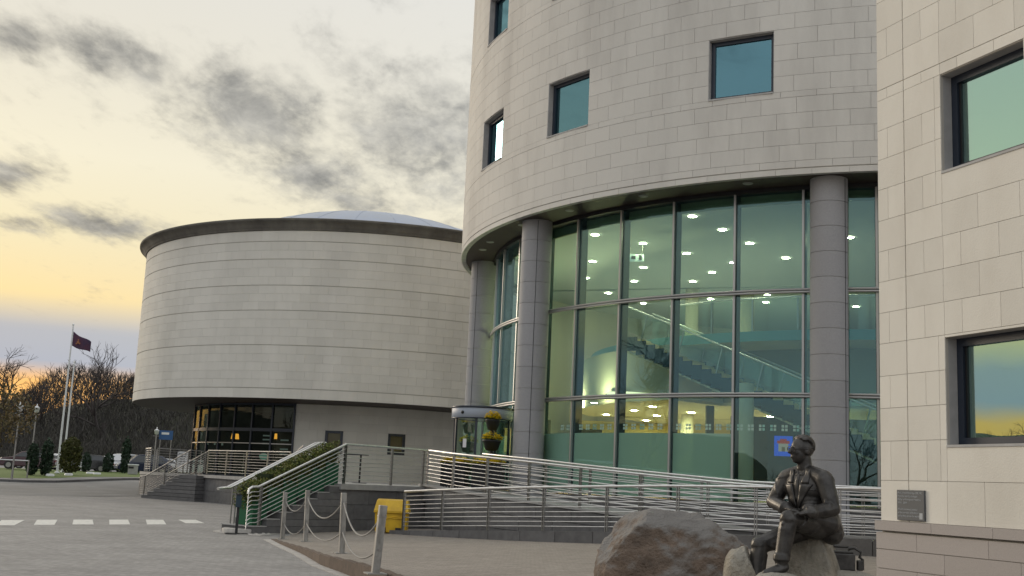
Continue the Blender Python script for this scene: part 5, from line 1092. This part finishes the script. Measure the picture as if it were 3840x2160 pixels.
shrub(-30.3, 81.3, 1.45, 2.6, 2600, K['olive'], 'broad olive green bush at the foot of the tall flagpole', 3, 'round'); shrub(-33.9, 94.5, .75, 1.6, 700, K['conifer'], 'small dark shrub just right of the olive bush', 4)
shrub(-33.3, 98.0, .9, 1.6, 800, K['conifer'], 'low dark shrub between the pale parked cars', 5); shrub(-31.4, 96.5, .75, 3.0, 1500, K['conifer'], 'single tall dark conifer near the concrete bin', 6)
# parked cars
def car(x, y, rz, m_, lb, style=0):
    z0 = zt(y) + .12 if y < 97 else zt(y) + .02; t = thing('parked_car', lb, 'car', (x, y, z0), 'cars parked behind the verge')
    H = (1.46, 1.68, 1.42)[style]; L0 = (4.2, 4.6, 4.4)[style]; hl = L0 / 2
    lowp = [(-hl, .35), (-hl + .03, .70), (-hl + .25, .88), (-hl + 1.1, .98), (hl - .5, 1.0), (hl - .02, .85), (hl, .40), (hl - .3, .25), (-hl + .3, .25)]
    top = [(-hl + .95, .96), (-hl + 1.65, H - .06), (-hl + 2.1, H), (hl - .95, H - .03), (hl - .45, H - .28), (hl - .18, .98)]
    def hull(prof, w0, w1, zref):
        g = MB(); k = len(prof); vs = [(px_, s * (w0 if z < zref else w1), z) for s in (-1, 1) for px_, z in prof]; g.add(vs, [tuple(range(k)), tuple(range(2 * k - 1, k - 1, -1))] + [(i, (i + 1) % k, k + (i + 1) % k, k + i) for i in range(k)], False); return g
    def put(g, nm, mm, par, bev=0):
        c, s = math.cos(rz), math.sin(rz); g.v = [(x + a * c - b_ * s, y + a * s + b_ * c, z0 + z) for a, b_, z in g.v]; return g.build(nm, mm, par, bev)
    bd = put(hull(lowp, .86, .84, .5), 'body', m_, t, .06); put(hull(top, .78, .62, 1.1), 'roof', m_, t, .05)
    win = [(-hl + 1.12, 1.0), (-hl + 1.72, H - .12), (hl - 1.0, H - .12), (hl - .55, 1.0)]
    for s in (-1, 1):
        g = MB(); g.add([(a, s * (.80 if z < 1.1 else .655), z) for a, z in win] + [(a, s * (.70 if z < 1.1 else .6), z) for a, z in win], [(0, 1, 2, 3), (7, 6, 5, 4), (0, 4, 5, 1), (1, 5, 6, 2), (2, 6, 7, 3), (3, 7, 4, 0)]); put(g, 'side_window', CG, t)
        for q in (-hl + .8, hl - .85):
            g = MB(); n_ = 16; vs = []
            for yy_ in (.68, .87):
                for j in range(n_): vs.append((q + .33 * math.cos(j * 2 * math.pi / n_), s * yy_, .33 + .33 * math.sin(j * 2 * math.pi / n_)))
            g.add(vs, [tuple(range(n_)), tuple(range(2 * n_ - 1, n_ - 1, -1))] + [(j, (j + 1) % n_, n_ + (j + 1) % n_, n_ + j) for j in range(n_)]); wh = put(g, 'wheel', K['black'], t)
            g = MB(); n_ = 12; g.add([(q + .2 * math.cos(j * 2 * math.pi / n_), s * .88, .33 + .2 * math.sin(j * 2 * math.pi / n_)) for j in range(n_)], [tuple(range(n_))]); put(g, 'rim', K['steelp'], wh)
        for q, nm, mm in ((-hl + .06, 'headlight', K['whitem']), (hl - .05, 'tail_light', TL_)):
            g = MB(); g.box((q, s * .62, .74), (.14, .34, .13)); put(g, nm, mm, t, .02)
    for a0, z0_, a1, z1_, nm in ((-hl + 1.02, 1.0, -hl + 1.66, H - .10, 'windscreen'), (hl - .25, 1.02, hl - .50, H - .30, 'rear_window')):
        o_ = -.03 if nm == 'windscreen' else .03; g = MB(); g.add([(a0 + o_, -.66, z0_), (a0 + o_, .66, z0_), (a1 + o_, .55, z1_), (a1 + o_, -.55, z1_), (a0 - o_, -.66, z0_), (a0 - o_, .66, z0_), (a1 - o_, .55, z1_), (a1 - o_, -.55, z1_)], [(0, 1, 2, 3), (7, 6, 5, 4), (0, 4, 5, 1), (1, 5, 6, 2), (2, 6, 7, 3), (3, 7, 4, 0)]); put(g, nm, CG, t)
CG = mat('car_glass', (.02, .025, .03), .06, spec=.8); TL_ = mat('red_tail_light', (.25, .01, .01), .3)
CW = mat('white_car_paint', (.78, .78, .80), .22, spec=.7); CS = mat('silver_car_paint', (.50, .51, .53), .25, .5); CN = mat('navy_car_paint', (.012, .02, .05), .18, spec=.8); CM = mat('maroon_car_paint', (.05, .01, .018), .2, spec=.8); CK = mat('black_car_paint', (.015, .015, .018), .2, spec=.8)
car(-37.6, 92, .25, CM, 'dark maroon car at far left behind the slim conifers'); car(-40.6, 101, .35, CW, 'white car beyond the maroon car, far left'); car(-37.8, 99, 2.6, CW, 'white car behind the tall flagpole', 2)
car(-36.9, 107, 1.1, CW, 'low white car left of the silver tall car', 2); car(-34.2, 104.5, 1.25, CS, 'tall silver car left of the tall dark conifer', 1); car(-31.6, 102, .5, CN, 'dark navy car right of the tall dark conifer', 1); car(-32.6, 110, .3, CW, 'white car beyond the navy car'); car(-28.2, 105, .2, CW, 'white car seen through the far left railing', 2); car(-35.6, 99.5, .2, CK, 'black car between the olive bush and the pale cars')
# lamps, sign, bin, floor lights
def lamp(x, y, h, lb):
    z0 = zt(y) + .05; t = thing('street_lamp', lb, 'street lamp', (x, y, z0), 'white lantern posts'); g = MB(); g.tube([(x, y, z0), (x, y, z0 + h * .3), (x, y, z0 + h)], [.08, .05, .045], 8); g.build('post', K['steelp'], t)
    g = MB(); g.lathe([(.04, h), (.16, h + .06), (.20, h + .34), (.22, h + .36), (.10, h + .44), (.03, h + .50), (.03, h + .62), (.0, h + .64)], (x, y, z0), 12); g.build('lantern', K['whitem'], t); g = MB(); g.tube([(x - .25, y, z0 + h - .1), (x + .25, y, z0 + h - .1)], .02, 6); g.build('ladder_bar', K['steelp'], t)
lamp(-29.9, 71, 4.15, 'white lantern post beside the young leafy tree'); lamp(-32.6, 80.2, 4.2, 'white lantern post right of the young leafy tree, left of the flagpoles'); lamp(-33.2, 75.5, 3.1, 'lowest white lantern at the far left edge'); lamp(-28.6, 95, 3.3, 'white lantern post left of the blue sign, beside the round hall')
t = thing('blue_sign', 'blue car park sign on two thin posts beside the round hall', 'sign', (-27.9, 95.3, .9)); 
g = MB(); g.box((-27.9, 95.3, 4.25), (1.1, .05, .75), .1); g.build('panel', mat('blue_sign_face', (.03, .10, .26), .5), t)
for s in (-.45, .45):
    g = MB(); g.tube([(-27.9 + s, 95.36, .9), (-27.9 + s, 95.36, 4.5)], .03, 6); g.build('post', K['steelp'], t)
g = MB(); g.box((-27.95, 95.26, 4.38), (.6, .02, .18), .1); g.build('symbol', K['whitem'], t)
t = thing('concrete_bin', 'square concrete litter bin on the grass at the terrace corner', 'bin', (-29.6, 93.0, .9)); g = MB(); g.box((-29.6, 93.0, 1.32), (.70, .62, .72), .2); g.build('body', K['granite_top'], t, .03); g = MB(); g.box((-29.6, 93.0, 1.72), (.8, .7, .10), .2); g.build('lid', K['whitem'], t, .03); g = MB(); g.box((-29.66, 92.67, 1.5), (.4, .04, .16), .2); g.build('slot', K['black'], t)
for i, (x, y, lb) in enumerate(((-30.0, 77.2, 'round white floodlight in the grass by the dark conifers'), (-31.4, 88.5, 'left of two round white floodlights in the grass, mid verge'), (-30.5, 87.5, 'right of two round white floodlights in the grass, mid verge'), (-29.9, 80.2, 'round white floodlight in front of the olive bush'))):
    t = thing('floor_light', lb, 'floodlight', (x, y, zt(y) + .1), 'round floodlights in the grass'); g = MB(); g.lathe([(0, .12), (.24, .12), (.27, .10), (.27, -.1)], (x, y, zt(y) + .1), 16); g.build('housing', K['whitem'], t); g = MB(); g.lathe([(0, .131), (.2, .131), (.205, .121)], (x, y, zt(y) + .1), 16); g.build('lens', K['white'], t)
t = thing('low_barrier', 'white barrier with a pale square sign at the far left edge', 'barrier', (-33.5, 72.5, zt(72.5)))
for x in (-33.6, -31.6, -29.6):
    g = MB(); g.tube([(x, 72.5, zt(72.5)), (x, 72.5, zt(72.5) + 1.25)], .05, 6); g.build('post', K['steelp'], t)
g = MB(); g.tube([(-34.5, 72.5, zt(72.5) + 1.2), (-29.6, 72.5, zt(72.5) + 1.2)], .04, 6); g.build('rail', K['whitem'], t); g = MB(); g.box((-31.9, 72.4, zt(72.5) + 1.15), (.42, .03, .42)); g.build('panel', K['whitem'], t)
# bare winter trees
def bare_tree(seed, h, spread, levels=6, lean=0.0, r0=None, flat=.0):
    r = random.Random(seed); g = MB()
    def seg(p, d, ln, rad, lev):
        n_ = 3; pts = [p]; rs = [rad]; q = p
        for k in range(n_):
            d = (d + Vector((r.gauss(0, .16), r.gauss(0, .16), r.gauss(0, .10) + .03))).normalized(); q = q + d * (ln / n_); pts.append(q); rs.append(rad * (1 - .38 * (k + 1) / n_))
            if lev < levels and k > 0 and r.random() < .75:
                side = (d + Vector((r.gauss(0, 1), r.gauss(0, 1), r.gauss(0, .5) - .1 * flat)).normalized() * spread).normalized(); seg(q, side, ln * r.uniform(.52, .78), rad * .5, lev + 1)
        g.tube(pts, rs, 5 if lev < 2 else 3, cap=False)
        if lev < levels:
            for k in range(2 if lev else 3):
                nd = (d + Vector((r.gauss(0, 1), r.gauss(0, 1), r.gauss(0, .6))).normalized() * spread * .8).normalized(); seg(q, nd, ln * r.uniform(.6, .82), rad * .60, lev + 1)
    seg(Vector((0, 0, 0)), Vector((lean, 0, 1)).normalized(), h * .26, r0 or h * .017, 0); return g
protos = [bare_tree(11, 15, .85, 5, r0=.30, flat=.5), bare_tree(23, 17, .62, 5, r0=.24), bare_tree(5, 16, .75, 5, .1, r0=.26), bare_tree(31, 13, .8, 5, r0=.2)]
pm = []
for i, g in enumerate(protos):
    br = MB(); br.v, br.f, br.sm = g.v, g.f, g.sm; pm.append(br.mesh('branches'))
TR = []
def tree(k, x, y, s, rz, lb, grp='bare winter trees'):
    z0 = max(zt(y), bankz(x, y) if 126 < y < 220 and -130 < x < 60 else 0) - .2 if y > 0 else -.1
    t = thing('bare_tree', lb, 'tree', (x, y, z0), grp); o = link('crown', pm[k], K['bark'], t, (x, y, z0)); o.rotation_euler = (0, 0, rz); o.scale = (s, s, s)
    g = MB(); g.tube([(x, y, z0 - .3), (x, y, z0 + 1.5 * s), (x, y, z0 + 3.0 * s)], [.40 * s, .33 * s, .29 * s], 8); g.build('trunk', K['bark'], t)
tree(0, -58.5, 136, .96, .4, 'spreading dark bare tree left of the tall flagpole'); tree(0, -54.2, 133, .74, 2.2, 'lower dark bare tree just left of the tall flagpole'); tree(1, -50.5, 138, .80, 1.0, 'tall slender bare tree behind the flag'); tree(2, -45.8, 132, .98, .3, 'bare tree half hidden behind the edge of the round hall'); tree(3, -64.5, 138, .72, 2.0, 'small bare tree at the far left edge of the picture')
for i, (x, y, s) in enumerate(((-52.8, 145, .55), (-47.6, 148, .5), (-44.5, 150, .6), (-61.5, 147, .5))):
    tree(3 if i % 2 else 1, x, y, s, i * 1.7, 'small bare tree on the wooded bank skyline, number %s from the left' % ('three', 'four', 'five', 'two')[i] if False else ('thin bare tree on the skyline under the flag', 'thin bare tree on the skyline between the flag and the hall', 'low bare tree on the skyline touching the hall', 'low bare tree on the skyline in the orange glow')[i])
# trees and scrub well off to the left of and behind the viewer, seen mirrored in the glass
RING = lambda az, d: (5 + d * math.sin(R_(az)), 32 + d * math.cos(R_(az)))
for i, (az, d, k, s, lb) in enumerate(((-98, 44, 1, 1.25, 'tallest bare tree mirrored in the third pane of the glass wall'), (-103, 47, 2, 1.05, 'bare tree mirrored just right of the tallest mirrored tree'), (-107, 50, 1, .9, 'bare tree mirrored just left of the tallest mirrored tree'), (-120, 56, 0, .7, 'low bare tree mirrored in the glass right of the stair'), (-131, 58, 3, .75, 'low bare tree mirrored in the fifth glass pane'), (-141, 56, 0, .7, 'low bare tree mirrored near the right granite column'), (-165, 60, 1, .7, 'bare tree mirrored beside the cream wing'), (-82, 76, 0, .55, 'low bare tree mirrored near the second granite column'), (-111, 60, 3, .8, 'bare tree mirrored in the cream wing window'))):
    x, y = RING(az, d); tree(k, x, y, s, i * 1.3, lb, 'bare trees mirrored in the glass')
g = MB(); r = random.Random(77); twig = [bare_tree(q, 5.2, .7, 4, r0=.07) for q in (3, 8, 14)]
for i in range(95):
    az = -78 - 122 * i / 94 + r.uniform(-.5, .5); x, y = RING(az, r.uniform(56, 68)); s = r.uniform(.55, 1.15); c, q = math.cos(i * 1.7), math.sin(i * 1.7); t_ = twig[i % 3]
    g.add([(x + s * (a * c - b_ * q), y + s * (a * q + b_ * c), s * z - .1) for a, b_, z in t_.v], t_.f, True)
for i in range(46):
    x = -84 + r.uniform(-5, 4); y = 8 + 108 * i / 45 + r.uniform(-1, 1); s = r.uniform(1.0, 1.75); c, q = math.cos(i * 2.1), math.sin(i * 2.1); t_ = twig[i % 3]; zb = .9 + lerp(-x, (76, 90, 115, 150), (-.9, 6, 9, 10)) - .4
    g.add([(x + s * (a * c - b_ * q), y + s * (a * q + b_ * c), zb + s * z) for a, b_, z in t_.v], t_.f, True)
tag(g.build('thicket', K['thicket']), 'far belt of winter scrub mirrored low in the glass', 'thicket', kind='stuff')
# dense winter wood on the bank: twigs nobody could count
g = MB(); r = random.Random(9)
for i in range(60000):
    x = r.uniform(-84, 4); y = r.uniform(122, 156); zb = bankz(x, y) if y > 126 else 1.1
    hmax = lerp(x, (-84, -68, -62, -57, -52, -45, 0), (2.2, 2.5, 3.4, 5.0, 2.8, 2.6, 2.6)) * (1 + .25 * noise.noise(Vector((x * .25, y * .1, 0)))); z = zb + hmax * r.random() ** .8
    p = Vector((x, y, z)); d = Vector((r.gauss(0, .55), r.gauss(0, .3), 1)).normalized(); s = r.uniform(.4, 1.3); e = Vector((r.gauss(0, 1), r.gauss(0, .4), 0)).normalized() * r.uniform(.015, .07); g.add([p - e, p + e, p + d * s + e * .25, p + d * s - e * .25], [(0, 1, 2, 3)])
tag(g.build('woodland', K['thicket']), 'dense dark winter woodland on the bank behind the car park', 'woodland', kind='stuff')
# young tree with some leaves at the left edge
x, y = -27.2, 62.5; t = thing('young_tree', 'young tree with tan leaves at the left edge of the picture', 'tree', (x, y, zt(y)))
g = MB(); g.tube([(x, y, zt(y) - .1), (x, y, 2.4), (x + .1, y, 4.6)], [.07, .055, .02], 6); r = random.Random(4)
for i in range(26):
    z = r.uniform(2.2, 4.6); a = r.uniform(0, 6.28); ln = r.uniform(.6, 1.6); g.tube([(x, y, z), (x + ln * .6 * math.cos(a), y + ln * .6 * math.sin(a), z + ln * .3), (x + ln * math.cos(a), y + ln * math.sin(a), z + ln * .45)], [.018, .012, .004], 3, cap=False)
g.build('trunk', K['bark'], t)
leaves((x, y, 4.0), (1.75, 1.75, 1.75), 1500, .11, 21, lambda p, r: p.length < 1 and noise.noise(p * 2.6) > -.05).build('crown', K['autumn'], t)
